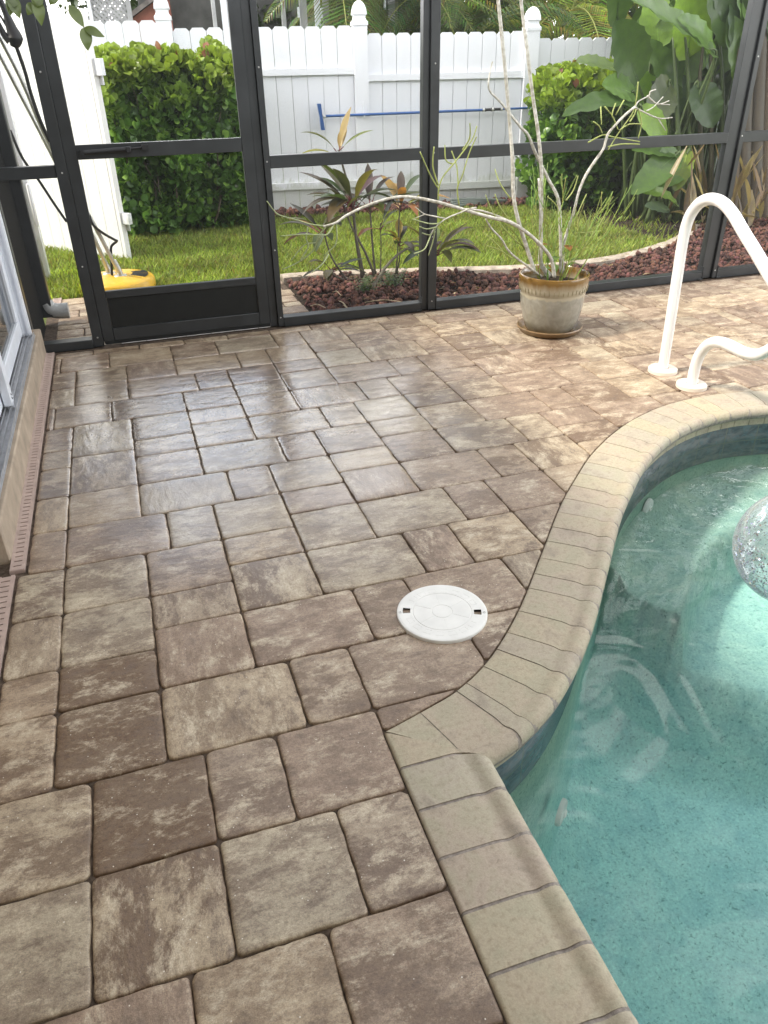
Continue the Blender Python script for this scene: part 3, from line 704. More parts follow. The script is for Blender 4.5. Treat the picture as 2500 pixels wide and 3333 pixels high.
# white return fittings on the pool wall
def fitting(px, py, label, off=0.0):
    d = ray('P', px, py); best = None
    for t in np.linspace(1.0, 6, 2500):
        p = C0+d*t
        if p.z > WZ-.03: continue
        dd = np.hypot(OUT[:, 0]-p.x, OUT[:, 1]-p.y); k = int(np.argmin(dd)); 
        if abs(dd[k]-.172) < .004 and (best is None) and inside_pool(p.x, p.y): best = (p, k)
        if p.z < -.9: break
    if best is None: best = (onz('P', px, py, -.55), int(np.argmin(np.hypot(OUT[:, 0]-onz('P', px, py, -.55).x, OUT[:, 1]-onz('P', px, py, -.55).y))))
    p, k = best; nn = Vector((outline[k+1].y-outline[k-1].y, -(outline[k+1].x-outline[k-1].x), 0)).normalized()
    mb = MB(); e = empty('return_fitting', p, label, 'pool fitting', 'white return fittings under the water')
    mb.lathe([(.0, .010), (.014, .010), (.016, .013), (.036, .010), (.040, .004), (.040, -.004)], p, 32, None, axis=nn); mb.build('flange', M['lid'], e, smooth='auto')
    mb = MB(); mb.lathe([(.0, .012), (.006, .0125), (.008, .018), (.013, .015), (.015, .009)], p, 24, None, axis=nn); mb.build('nozzle', M['lid'], e, smooth='auto')
fitting(2107, 1652, 'white return fitting under water below the far curved coping')
fitting(1824, 2643, 'white return fitting under water beside the inside corner of the coping')

# ------------------------------------------------------------------ skimmer lid
lidc = Vector((LIDC[0], LIDC[1], 0))
e = empty('skimmer_lid', lidc, 'round white plastic skimmer lid set in the brown pavers', 'skimmer lid')
Z0 = .0075
bm = bmesh.new()
ring = MB()
rr_ = LIDR; rings = [(.0, Z0), (.026, Z0), (.0265, Z0-.0008), (.0285, Z0-.0008), (.029, Z0), (.078, Z0), (.0788, Z0-.0008), (.0812, Z0-.0008), (.082, Z0), (.0868, Z0), (.1068, Z0), (.113, Z0), (rr_-.005, Z0+.0002), (rr_-.0015, Z0-.001), (rr_, Z0-.0035), (rr_, -.012)]
NS = 144; ang_holes = (R_(158), R_(-22)); vs = []; fs = []
for k in range(NS):
    a = 2*math.pi*k/NS
    for (r, z) in rings: vs.append((lidc.x+r*math.cos(a), lidc.y+r*math.sin(a), z))
def holed(k):
    a = 2*math.pi*(k+.5)/NS
    return any(abs((a-h+math.pi) % (2*math.pi)-math.pi) < .105 for h in ang_holes)
for k in range(NS):
    for j in range(1, len(rings)-1):
        if rings[j][0] == .0868 and holed(k): continue
        b_ = (k+1) % NS; L_ = len(rings); fs.append((k*L_+j, b_*L_+j, b_*L_+j+1, k*L_+j+1))
    L_ = len(rings); fs.append((0, k*L_+1, ((k+1) % NS)*L_+1))
ring.add(vs, fs)
hos = []
for h in ang_holes:
    ho = MB(); hos.append(ho)
    r0, r1, a0, a1 = .0868, .1068, h-.105, h+.105
    P4 = [Vector((lidc.x+r*math.cos(a), lidc.y+r*math.sin(a), 0)) for r, a in ((r0, a0), (r1, a0), (r1, a1), (r0, a1))]
    ho.add([(p.x, p.y, Z0-.0002) for p in P4]+[(p.x, p.y, -.016) for p in P4], [(0, 4, 5, 1), (1, 5, 6, 2), (2, 6, 7, 3), (3, 7, 4, 0), (4, 7, 6, 5)])
# raised label boxes round the rim and rays in the centre
for k in range(18):
    a = 2*math.pi*k/18+.09
    if any(abs((a-h+math.pi) % (2*math.pi)-math.pi) < .24 for h in ang_holes): continue
    for (r0, r1, w0, w1) in ((.0865, .0875, -.11, .11), (.1015, .1025, -.10, .10), (.0865, .1025, -.11, -.103), (.0865, .1025, .103, .11)):
        q = [(lidc.x+r*math.cos(a+w_), lidc.y+r*math.sin(a+w_)) for r, w_ in ((r0, w0), (r1, w0), (r1, w1), (r0, w1))]
        ring.add([(x, y, Z0-.0003) for x, y in q]+[(x, y, Z0+.0003) for x, y in q], [(0, 1, 5, 4), (1, 2, 6, 5), (2, 3, 7, 6), (3, 0, 4, 7), (4, 5, 6, 7)])
for k in range(6):
    a = 2*math.pi*k/6+.35; u = Vector((math.cos(a), math.sin(a), 0)); s2 = Vector((-u.y, u.x, 0))*.0007
    q = [lidc+u*.031-s2, lidc+u*.076-s2, lidc+u*.076+s2, lidc+u*.031+s2]
    ring.add([(p.x, p.y, Z0-.0003) for p in q]+[(p.x, p.y, Z0+.0004) for p in q], [(0, 1, 5, 4), (1, 2, 6, 5), (2, 3, 7, 6), (3, 0, 4, 7), (4, 5, 6, 7)])
ring.build('cover', M['lid'], e, smooth='auto'); [ho.build('finger_hole', M['dark'], e) for ho in hos]
for h in (R_(163), R_(-22)):
    sc = MB()
    c_ = lidc+Vector((math.cos(h), math.sin(h), 0))*.1145; sc.lathe([(0, Z0-.001), (.0022, Z0-.001), (.0026, Z0+.0012), (.0036, Z0+.0012), (.0038, Z0-.002)], (c_.x, c_.y, 0), 16); sc.build('screw', M['steel'], e, smooth='auto')

# ------------------------------------------------------------------ handrail
e = empty('pool_handrail', (2.32, 2.76, 0), 'white figure four tube handrail standing at the pool edge', 'handrail')
HX = 2.32
arch = [(HX, 2.870, -.02), (HX, 2.876, .22), (HX, 2.883, .43), (HX, 2.888, .60), (HX, 2.876, .69), (HX, 2.838, .748), (HX, 2.79, .777), (HX, 2.735, .786), (HX, 2.675, .775), (HX, 2.61, .742), (HX, 2.537, .69), (HX, 2.451, .632), (HX, 2.35, .56), (HX, 2.15, .42), (HX, 1.95, .28), (HX, 1.85, .19), (HX, 1.82, .05), (HX, 1.815, -.35), (HX, 1.815, -.60)]
hb = MB(); hb.tube(arch, .0240, 24, sub=8); hb.build('rail_tube', M['white_rail'], e, smooth='auto')
low = [(HX, 2.655, -.02), (HX, 2.657, .09), (HX, 2.640, .165), (HX, 2.595, .222), (HX, 2.53, .247), (HX, 2.46, .249), (HX, 2.39, .247), (HX, 2.32, .262), (HX, 2.26, .305), (HX, 2.19, .375), (HX, 2.13, .405)]
hb = MB(); hb.tube(low, .0240, 24, sub=8); hb.build('support_tube', M['white_rail'], e, smooth='auto')
def flange(x, y, notch):
    mb = MB(); n = 64; vs = []; fs = []; pr_ = [(.026, .020), (.034, .0205), (.062, .019), (.0665, .015), (.0675, .0)]; L_ = len(pr_)
    for k in range(n):
        a = 2*math.pi*k/n
        for (r, z) in pr_: vs.append((x+r*math.cos(a), y+r*math.sin(a), z+.001))
    for k in range(n):
        a = 2*math.pi*(k+.5)/n
        if notch and R_(-42) < (a if a < math.pi else a-2*math.pi) < R_(-18): 
            for j in range(0, L_-3): fs.append((k*L_+j, ((k+1) % n)*L_+j, ((k+1) % n)*L_+j+1, k*L_+j+1))
            continue
        for j in range(L_-1): fs.append((k*L_+j, ((k+1) % n)*L_+j, ((k+1) % n)*L_+j+1, k*L_+j+1))
    mb.add(vs, fs); o = mb.build('anchor_flange', M['lid_base'], e, smooth='auto')
    return o
flange(HX, 2.870, False); f2 = flange(HX, 2.657, True); f2['label'] = 'chipped cream flange with a piece broken out'

# ------------------------------------------------------------------ trench drain along the house
def drain(x0, x1, y0, y1, z, label, grp='beige slotted drain lengths by the house'):
    e = empty('trench_drain', ((x0+x1)/2, (y0+y1)/2, z), label, 'drain', grp); mb = MB(); dk = MB()
    sx0, sx1 = x0+(x1-x0)*.22, x1-(x1-x0)*.22; y = y0
    mb.box((x0, y0, z-.02), (sx0, y1, z), None); mb.box((sx1, y0, z-.02), (x1, y1, z), None)
    n = int((y1-y0)/.0265); p = (y1-y0)/n
    for k in range(n): mb.box((sx0, y0+k*p, z-.012), (sx1, y0+k*p+p-.0052, z-.0003))
    mb.box((x0-.001, y0-.002, z-.02), (x1+.001, y0, z-.002))
    mb.build('slotted_cover', M['drain'], e); dk.box((sx0-.003, y0+.001, z-.05), (sx1+.003, y1-.001, z-.016)); dk.build('channel', M['dark'], e)
drain(-.505, -.4635, 2.125, 4.235, .004, 'long beige slotted drain strip between the house sill and pavers')
drain(-.537, -.489, -2.5, 2.108, .000, 'near beige slotted drain strip shifted toward the house')
drain(-.53, -.475, 5.22, 5.50, -.024, 'short pale drain strip on the garden walk behind the screen')

# ------------------------------------------------------------------ house on the left
e = empty('house', (-.56, 1, 0), 'beige stucco house side with white sliding glass door at left', 'house')
mb = MB(); mb.box((-.66, 2.19, -.1), (-.505, 4.262, .128), bev=.006); mb.build('sill_curb', M['stucco'], e, smooth='auto')
mb = MB(); mb.box((-1.2, 4.15, -.1), (-.558, 4.93, 2.28)); mb.box((-1.2, -3.4, -.1), (-.58, 2.18, 2.28)); mb.box((-1.2, 2.18, 2.02), (-.60, 4.15, 2.28)); mb.box((-6, 4.90, -.1), (-.6, 4.93, 2.28)); mb.build('wall', M['stucco'], e)
mb = MB(); mb.box((-.557, 4.32, -.1), (-.545, 4.855, 2.2)); mb.build('wall_shade_sheet', M['shade_black'], e)  # near-black sheet added over the stucco, its shade painted in
mb = MB()
for yy in (-3.6, ):
    mb.add([(-.50, -3.6, 2.28), (-.50, 5.05, 2.28), (-3.5, 5.05, 3.0), (-3.5, -3.6, 3.0), (-.50, -3.6, 2.20), (-.50, 5.05, 2.20), (-3.5, 5.05, 2.92), (-3.5, -3.6, 2.92)],
           [(0, 1, 2, 3), (7, 6, 5, 4), (0, 4, 5, 1), (1, 5, 6, 2), (2, 6, 7, 3), (3, 7, 4, 0)])
mb.build('roof', M['roof'], e)
mb = MB(); mb.box((-.49, -4.2, 2.36), (6.2, -.25, 2.52)); mb.build('sky_block_slab', M['stucco'], e)  # unseen slab added to block sky light and darken the foreground
mb = MB(); mb.box((-1.2, -4.3, -.1), (6.2, -4.1, 2.355)); mb.build('sky_block_wall', M['stucco'], e)  # unseen wall added behind the camera, also holds back sky light
mb = MB(); mb.box((-.575, 4.86, .02), (-.487, 4.95, 2.2), bev=.006); dsp = mb.build('downspout', M['bronze'], e, smooth='auto')
mb = MB(); mb.tube([(-.52, 4.90, .10), (-.50, 4.90, .060), (-.46, 4.90, .045), (-.40, 4.90, .042)], [.043, .045, .045, .047], 20, sub=4); mb.build('drain_elbow', M['pvc'], e, smooth='auto')
d_ = empty('x'); bpy.data.objects.remove(d_)
# sliding door: track, jamb, panels
mb = MB()
mb.box((-.655, 2.2, .1285), (-.522, 4.14, .133))
for x in (-.527, -.548, -.568, -.592, -.630): mb.box((x-.0015, 2.2, .1335), (x+.0015, 4.14, .147))
sd = mb.build('sliding_door', M['alu'], e)
mb = MB(); mb.box((-.66, 4.118, .134), (-.535, 4.150, 2.02), bev=.002)
for x in (-.545, -.575, -.61): mb.box((x-.006, 4.108, .134), (x+.006, 4.1175, 2.02))
mb.box((-.66, 2.2, 1.99), (-.535, 4.11, 2.019)); mb.build('door_frame', M['white_frame'], sd)
mb = MB(); X0, X1 = -.605, -.575
mb.box((X0, 2.95, .150), (X1, 4.105, .225), bev=.003); mb.box((X0, 4.045, .2255), (X1, 4.105, 1.98), bev=.003); mb.box((X0, 2.95, 1.90), (X1, 4.044, 1.98)); mb.box((X0, 2.95, .2255), (X1, 3.01, 1.899), bev=.003); mb.build('door_panel', M['white_frame'], sd)
mb = MB(); mb.box((-.594, 3.0, .215), (-.588, 4.055, 1.91)); mb.box((-.632, 2.2, .15), (-.626, 3.6, 1.95)); mb.build('glass', M['glass'], sd)
mb = MB(); ps = onx('D', 78, 440, -.555)
py_ = ps.y
mb.box((-.570, py_-.062, .150), (-.540, py_, 1.98), bev=.002); mb.box((-.5395, py_-.05, .139), (-.538, py_-.035, .16)); mb.build('screen_door_stile', M['white_frame'], sd)
mb = MB()
for z in (.172, .188): mb = MB(); mb.lathe([(0, .002), (.004, .002), (.0045, 0)], (-.5398, py_-.03, z), 12, axis=(1, 0, 0)); mb.build('screw', M['black'], sd)

# ------------------------------------------------------------------ screen enclosure
SYF = 4.255     # front plane of the frame
e = empty('screen_enclosure', (1.5, 4.28, 0), 'dark bronze aluminium screen enclosure wall across the back of the patio', 'screen enclosure')
H = 2.62
def post(x0, x1, split=None, kind='post', base=True):
    mb = MB()
    if split: mb.box((x0, SYF+.012, 0), (split, SYF+.06, H), bev=.0015); mb.box((split+.001, SYF-.004, 0), (x1, SYF+.075, H), bev=.0015)
    else: mb.box((x0, SYF-.002, 0), (x1, SYF+.06, H), bev=.002)
    o = mb.build('post', M['bronze'], e, smooth='auto')
    for z in (.05, .42, .86, 1.28):
        sc = MB(); sc.lathe([(0, .002), (.003, .002), (.0045, 0)], ((split or x0)+.5*(x1-(split or x0)), SYF-.0042, z), 10, axis=(0, -1, 0)); sc.build('screw', M['steel'], o)
    if base:
        br = MB(); br.box((x0-.035, SYF-.012, .0), (x0-.001, SYF+.03, .006)); br.box((x0-.004, SYF-.008, .0061), (x0-.001, SYF+.03, .08)); br.build('bracket', M['bronze'], o)
        br = MB(); br.box((x1+.001, SYF-.012, 0), (x1+.035, SYF+.03, .006)); br.box((x1+.001, SYF-.008, .0061), (x1+.004, SYF+.03, .08)); br.build('bracket', M['bronze'], o)
    return o
post(-.600, -.545, base=False); post(-.263, -.209, base=False); post(.700, .775, .742, base=False); post(1.619, 1.706, 1.655); post(3.622, 3.732, 3.70); post(5.60, 5.70)
def member(name, x0, x1, z0, z1, yo=0.0, dep=.045):
    mb = MB(); mb.box((x0, SYF+yo, z0), (x1, SYF+yo+dep, z1), bev=.002); return mb.build(name, M['bronze'], e, smooth='auto')
member('mid_rail', -.544, -.2635, .838, .893, .006); member('mid_rail', .776, 1.618, .826, .886, .006); member('mid_rail', 1.707, 3.621, .822, .882, .006); member('mid_rail', 3.733, 5.599, .822, .882, .006)
member('sill', -.544, -.2635, -.005, .042, -.004, .07); member('sill', .776, 1.618, -.005, .047, -.004, .07); member('sill', 1.707, 3.621, -.005, .047, -.004, .07); member('sill', 3.733, 5.599, -.005, .047, -.004, .07)
member('top_beam', -.6, 5.7, H+.001, H+.10, 0, .06)
member('door_header', -.208, .699, 2.06, 2.11, .006)
# insect screen: real strands, 1.7 mm apart
def screen(x0, x1, z0, z1, parent=e, y=SYF+.030, name='insect_screen'):
    p = .0034; t = .00011; nx = int((x1-x0)/p); nz = int((z1-z0)/p)
    xs = x0+np.arange(nx)*p; zs = z0+np.arange(nz)*p
    V1 = np.stack([np.stack([xs-t, np.full(nx, y), np.full(nx, z0)], 1), np.stack([xs+t, np.full(nx, y), np.full(nx, z0)], 1), np.stack([xs+t, np.full(nx, y), np.full(nx, z1)], 1), np.stack([xs-t, np.full(nx, y), np.full(nx, z1)], 1)], 1).reshape(-1, 3)
    V2 = np.stack([np.stack([np.full(nz, x0), np.full(nz, y+.0003), zs-t], 1), np.stack([np.full(nz, x1), np.full(nz, y+.0003), zs-t], 1), np.stack([np.full(nz, x1), np.full(nz, y+.0003), zs+t], 1), np.stack([np.full(nz, x0), np.full(nz, y+.0003), zs+t], 1)], 1).reshape(-1, 3)
    V = np.concatenate([V1, V2]); F = np.arange(len(V)).reshape(-1, 4)
    return np_mesh(name, V, [F], np.full((len(V), 3), .5), M['mesh'], parent)
M['mesh'] = simple('screen_mesh', (.09, .095, .10), .5, .5, .05, 5)
for (a, b) in ((-.544, -.264), (.776, 1.618), (1.707, 3.621), (3.733, 5.599)):
    screen(a, b, .044, .826); screen(a, b, .89, H)
# door
e2 = empty('screen_door', (.25, 4.26, 0), 'dark bronze screen door with solid kick plate at left of the enclosure', 'door')
def dmem(x0, x1, z0, z1, y0=.004, y1=.030, mat='bronze', nm='frame', bev=.002):
    mb = MB(); mb.box((x0, SYF+y0, z0), (x1, SYF+y1, z1), bev=bev); return mb.build(nm, M[mat], e2, smooth='auto')
dmem(-.2085, -.152, .022, 2.05, nm='stile'); dmem(.640, .6995, .022, 2.05, nm='stile')
dmem(-.1515, .6395, .022, .088, nm='bottom_rail'); dmem(-.1515, .6395, .246, .284, nm='kick_rail'); dmem(-.1515, .6395, .912, .976, nm='mid_rail'); dmem(-.1515, .6395, 1.99, 2.05, nm='top_rail')
dmem(-.1515, .6395, .0885, .2455, .014, .020, 'bronze_dark', 'kick_plate', 0)
# kick plate ribs
mb = MB()
for z in np.arange(.093, .243, .0055): mb.box((-.151, SYF+.0125, z), (.639, SYF+.0138, z+.002))
mb.build('kick_rib', M['bronze_dark'], e2)
mb = MB(); mb.box((-.206, SYF+.006, .004), (.697, SYF+.016, .0215)); mb.build('bottom_sweep', M['bronze_dark'], e2)
screen(-.151, .639, .285, .911, e2, SYF+.018); screen(-.151, .639, .977, 1.989, e2, SYF+.018)
mb = MB(); mb.tube([(-.120, SYF-.016, .944), (.100, SYF-.016, .952)], .011, 16); mb.tube([(.100, SYF-.016, .952), (.165, SYF-.012, .956)], .0045, 10); mb.box((-.135, SYF-.024, .928), (-.115, SYF+.003, .956)); mb.box((.150, SYF-.02, .944), (.182, SYF+.003, .966)); mb.box((.075, SYF-.03, .934), (.098, SYF-.004, .962), bev=.003)
mb.build('door_closer', M['black'], e2, smooth='auto')
e3 = MB(); 
x = -.12
while x < .69:
    x1 = min(x+prs.uniform(.10, .14), .70); e3.box((x, 4.262, .0005), (x1-.004, 4.300, .0045)); x = x1
props(e3.build('door_threshold', M['white_rail']), 'thin white threshold strip on the pavers under the screen door', 'threshold')

# ------------------------------------------------------------------ vinyl fence
FP = Vector((1.27, 8.25, 0)); FU = Vector((1, -.14, 0)).normalized(); FN = Vector((-.14, -1, 0)).normalized()
fe = empty('vinyl_fence', (2.4, 8.1, -.06), 'white vinyl dog ear privacy fence along the back of the lawn', 'fence')
def fxyz(s, d, z): p = FP+FU*s+FN*d; return (p.x, p.y, z)
def fbox(mb, s0, s1, d0, d1, z0, z1):
    q = [fxyz(a, b, c) for c in (z0, z1) for a, b in ((s0, d0), (s1, d0), (s1, d1), (s0, d1))]
    mb.add(q, [(0, 1, 2, 3), (7, 6, 5, 4), (0, 4, 5, 1), (1, 5, 6, 2), (2, 6, 7, 3), (3, 7, 4, 0)])
def s_of(x): return (x-FP.x)/FU.x
post_x = [-2.85, -1.10, .662, 2.424, 4.104, 5.80, 7.5, 9.2]; tops = [1.70, 1.69, 1.64, 1.580, 1.518, 1.455, 1.40, 1.35]
for k in range(len(post_x)-1):
    s0, s1 = s_of(post_x[k])+.068, s_of(post_x[k+1])-.068; top = tops[k+1] if k+1 < len(tops) else 1.35
    n = 11; p = (s1-s0)/n; mb = MB()
    for q in range(n):
        a, b = s0+q*p+.0022, s0+(q+1)*p-.0022; c = .026; zt = top+prs.uniform(-.002, .002)
        P6 = [(a, -.062), (b, -.062), (b, zt-c), (b-c, zt), (a+c, zt), (a, zt-c)]; t_ = .011+prs.uniform(-.001, .001)
        vs = [fxyz(x, t_, z) for x, z in P6]+[fxyz(x, -.011, z) for x, z in P6]
        mb.add(vs, [(0, 1, 2, 3, 4, 5), (11, 10, 9, 8, 7, 6)]+[(i_, i_+6, (i_+1) % 6+6, (i_+1) % 6) for i_ in range(6)])
    mb.build('picket_panel', M['vinyl'], fe)
    for (z0, z1) in ((top-.392, top-.336), (top-1.395, top-1.332)):
        mb = MB(); fbox(mb, s0-.004, s1+.004, .0125, .045, z0, z1); fbox(mb, s0-.006, s0+.018, .010, .049, z0-.004, z1+.004); fbox(mb, s1-.018, s1+.006, .010, .049, z0-.004, z1+.004); mb.build('rail', M['vinyl'], fe)
for k, x in enumerate(post_x):
    s = s_of(x); top = tops[min(k, len(tops)-1)]; mb = MB(); fbox(mb, s-.066, s+.066, -.066, .066, -.062, top+.01); po = mb.build('post', M['vinyl'], fe)
    # gothic cap: stacked square rings
    cz = top; L = [(.073, 0), (.073, .030), (.066, .034), (.058, .045), (.052, .062), (.056, .078), (.067, .086), (.069, .096), (.064, .125), (.054, .155), (.036, .182), (.014, .196), (.001, .199)]
    vs = []; mb = MB()
    for (h, z) in L:
        rnd = .0 if z < .09 else .25
        for a in range(8):
            an = R_(45*a+22.5); 
        for (u, v) in ((-1, -1), (0, -1-rnd*.0), (1, -1), (1, 0), (1, 1), (0, 1), (-1, 1), (-1, 0)):
            m_ = 1.0 if (u == 0 or v == 0) else (1-rnd*.25); vs.append(fxyz(s+u*h*m_, v*h*m_, cz+z))
    n = len(L); fs = [(i_*8+j, i_*8+(j+1) % 8, (i_+1)*8+(j+1) % 8, (i_+1)*8+j) for i_ in range(n-1) for j in range(8)]
    mb.add(vs, fs); mb.build('post_cap', M['vinyl'], po, smooth='auto')
# pool brush on its pole, hung on hooks
e = empty('pool_brush_pole', fxyz(s_of(3.0), .1, .84), 'blue telescopic pole with a flat brush head hung along the fence', 'pool brush')
def fpt(k, x, y, d=.10):
    r = ray(k, x, y); p0 = FP+FN*d; t = (p0-C0).dot(FN)/r.dot(FN); return C0+r*t
a = fpt('B', 480, 697); b = fpt('B', 1420, 660); c = fpt('B', 1540, 654); d = fpt('C', 380, 642)
mb = MB(); mb.tube([a, b], .0125, 12); mb.tube([c, d], .0100, 12); mb.build('pole', M['blue'], e, smooth='auto')
mb = MB(); ax = (c-b).normalized(); mb.tube([b, b+ax*.03, b+ax*.04, b+ax*.085, b+ax*.09, b+ax*.12, b+ax*.13, c], [.017, .017, .013, .013, .018, .018, .013, .013], 12, smooth=False); mb.build('grip', M['black'], e, smooth='auto')
for t in (.0, .45, .9): mb = MB(); q = b+(c-b)*t; mb.tube([q, q+ax*.022], .0185, 12); mb.build('collar', M['steel'], e, smooth='auto')
h0 = fpt('B', 438, 622); h1 = fpt('B', 463, 780); mb = MB(); mid = (h0+h1)/2; axv = (h1-h0)
vs = []
for (t, w_) in ((0, .018), (.3, .016), (.5, .012), (.7, .016), (1, .018)):
    q = h0+axv*t
    for (u, v) in ((-w_, -.03), (w_, -.03), (w_, .035), (-w_, .035)): vs.append(q+FU*u+FN*v)
mb.add(vs, [(i_*4+j, i_*4+(j+1) % 4, (i_+1)*4+(j+1) % 4, (i_+1)*4+j) for i_ in range(4) for j in range(4)]+[(3, 2, 1, 0), (16, 17, 18, 19)]); mb.build('brush_head', M['blue'], e)
mb = MB(); mb.tube([mid-FU*-.012+Vector((0, 0, .03)), mid+FU*.03, a], [.006, .012, .010], 8); mb.tube([mid+FU*.012-Vector((0, 0, .035)), mid+FU*.035, a], [.006, .008, .010], 8); mb.build('bracket', M['steel'], e, smooth='auto')
for (k_, x_, y0_, y1_, lb) in (('B', 703, 610, 700, 'white hook on the fence post nearer the middle of the photo'), ('C', 218, 570, 665, 'white hook on the fence post behind the cactus stems')):
    p1 = fpt(k_, x_, y0_, .072); p2 = fpt(k_, x_+4, y1_, .075)
    mb = MB(); mb.box((p1.x-.007, p1.y-.003, p2.z+.02), (p1.x+.007, p1.y+.004, p1.z)); mb.tube([p2+Vector((0, 0, .03)), p2+FN*.02, p2+FN*.045+Vector((0, 0, -.012)), p2+FN*.062+Vector((0, 0, .012))], .005, 8)
    o = mb.build('pole_hook', M['vinyl']); props(o, lb, 'hook', 'white hooks carrying the blue pole')

# ------------------------------------------------------------------ gate and gate post
ge = empty('garden_gate', (-.30, 6.9, -.04), 'white vinyl gate standing open in full sun behind the screen door', 'gate')
G0 = Vector((-.012, 6.562, 0)); GU = Vector((-.655, .755, 0)).normalized(); GN = Vector((-.755, -.655, 0)).normalized()
def gbox(mb, s0, s1, d0, d1, z0, z1, tint=(.82, .82, .81)):
    q = []
    for z in (z0, z1):
        for a_, b_ in ((s0, d0), (s1, d0), (s1, d1), (s0, d1)):
            p = G0+GU*a_+GN*b_; q.append((p.x, p.y, z))
    mb.add(q, [(3, 2, 1, 0), (4, 5, 6, 7), (1, 5, 4, 0), (2, 6, 5, 1), (3, 7, 6, 2), (0, 4, 7, 3)], tint)
mb = MB(); s = .035
for k in range(7):
    wd = .138
    P6 = [(s+.002, -.045), (s+wd-.002, -.045), (s+wd-.002, 1.60), (s+wd-.03, 1.632), (s+.03, 1.632), (s+.002, 1.60)]
    vs = []
    for dd in (.008, -.010):
        for (x_, z_) in P6: p = G0+GU*x_+GN*dd; vs.append((p.x, p.y, z_+(.006*math.sin(k) if z_ < 0 else 0)))
    mb.add(vs, [(5, 4, 3, 2, 1, 0), (6, 7, 8, 9, 10, 11)]+[((i_+1) % 6, (i_+1) % 6+6, i_+6, i_) for i_ in range(6)], (.84, .85, .86)); s += wd
mb.build('boards', M['vinyl_gate'], ge)
mb = MB(); gbox(mb, -.002, .033, -.04, .006, -.045, 1.64); mb.build('edge_stile', M['vinyl_gate'], ge)
for z0 in (.18, 1.18):
    mb = MB(); gbox(mb, .033, 1.0, -.05, -.011, z0, z0+.07); gbox(mb, -.035, .033, -.05, -.041, z0+.0, z0+.07); mb.build('cross_rail', M['vinyl'], ge)
mb = MB(); gbox(mb, -.075, -.003, -.046, -.008, .235, .315); mb.build('bracket', M['vinyl'], ge); mb = MB(); gbox(mb, -.066, -.003, -.05, -.012, 1.24, 1.345); mb.build('bracket', M['vinyl'], ge)
mb = MB(); mb.box((-.80, 6.09, -.06), (-.572, 6.20, 1.95), bev=.003); o = mb.build('gate_post', M['vinyl'], smooth='auto'); props(o, 'thick white vinyl gate post in shade at the left edge', 'post')
mb = MB(); mb.box((-.584, 6.05, .34), (-.560, 6.09, .62), bev=.008); o = mb.build('gate_latch', M['vinyl'], smooth='auto'); props(o, 'white latch plate on the shaded gate post', 'latch')

# ------------------------------------------------------------------ edging, beds
edge_pts = [(1.015, 5.50), (1.2, 5.50), (1.40, 5.46), (1.7, 5.38), (2.0, 5.31), (2.35, 5.20), (2.69, 5.11), (3.05, 5.065), (3.44, 5.10), (3.75, 5.19), (4.09, 5.34), (4.4, 5.52), (4.9, 5.95)]
ec = catmull(edge_pts, 6); mb = MB(); vs = []
pf = [(-.055, -.07), (-.052, -.022), (-.04, -.014), (.04, -.014), (.052, -.022), (.055, -.07)]
for i_, p in enumerate(ec):
    a_ = ec[max(i_-1, 0)]; b_ = ec[min(i_+1, len(ec)-1)]; t_ = (b_-a_).normalized(); nn = Vector((-t_.y, t_.x))
    for (u, z) in pf: q = p+nn*u; vs.append((q.x, q.y, z+.004*mnoise.noise(Vector((q.x*9, q.y*9, 0)))))
m_ = len(pf); mb.add(vs, [(k*m_+j, k*m_+j+1, (k+1)*m_+j+1, (k+1)*m_+j) for k in range(len(ec)-1) for j in range(m_-1)]+[tuple(range(m_-1, -1, -1))])
props(mb.build('concrete_edging', M['concrete'], smooth='auto'), 'low concrete edging strip between lawn and red lava rock', 'edging')
EX = np.array([p.x for p in ec]); EY = np.array([p.y for p in ec])
def edge_y(x): return np.interp(x, EX, EY)
bed = MB(); bed.v += [(x, 4.30, -.058) for x in np.linspace(1.0, 6.2, 30)]+[(x, float(edge_y(min(x, 4.9)))+.0+(x > 4.9)*(x-4.9)*.9, -.058) for x in np.linspace(1.0, 6.2, 30)]
bed.t = [(.5, .5, .5)]*60; bed.f = [(k, k+1, 31+k, 30+k) for k in range(29)]; props(bed.build('bed_soil', M['soil']), kind='structure')
bed = MB(); q = [fxyz(s_, d_, -.058) for s_, d_ in ((-3, .42), (9, .42), (9, -.3), (-3, -.3))]; bed.add(q, [(0, 1, 2, 3)]); 
bed.add([(4.15, 5.62, -.0575), (9, 5.4, -.0575), (9, 7.6, -.0575), (4.6, 7.5, -.0575), (4.0, 7.3, -.0575), (4.25, 6.4, -.0575)], [(0, 1, 2, 3, 4, 5)]); props(bed.build('planting_soil', M['soil']), kind='structure')
# lava rock
bm = bmesh.new(); bmesh.ops.create_icosphere(bm, subdivisions=1, radius=1); tv = np.array([v.co[:] for v in bm.verts]); tf = np.array([[v.index for v in f.verts] for f in bm.faces]); bm.free()
def randrot(n):
    q = rng.normal(size=(n, 4)); q /= np.linalg.norm(q, axis=1, keepdims=True); a, b, c, d = q.T
    return np.stack([np.stack([1-2*(c*c+d*d), 2*(b*c-a*d), 2*(b*d+a*c)], 1), np.stack([2*(b*c+a*d), 1-2*(b*b+d*d), 2*(c*d-a*b)], 1), np.stack([2*(b*d-a*c), 2*(c*d+a*b), 1-2*(b*b+c*c)], 1)], 1)
def rocks(name, P, size, label):
    n = len(P); S = rng.uniform(.65, 1.15, (n, 1, 3))*size[:, None, None]; Mx = randrot(n)*S
    t = np.stack([rng.uniform(.022, .145, n), np.zeros(n), np.zeros(n)], 1); t[:, 1] = t[:, 0]*rng.uniform(.38, .5, n); t[:, 2] = t[:, 0]*rng.uniform(.30, .42, n); 
    o = scatter(name, tv, [tf], Mx, P, t, M['lava'], jitter=.40); props(o, label, 'gravel', kind='stuff')
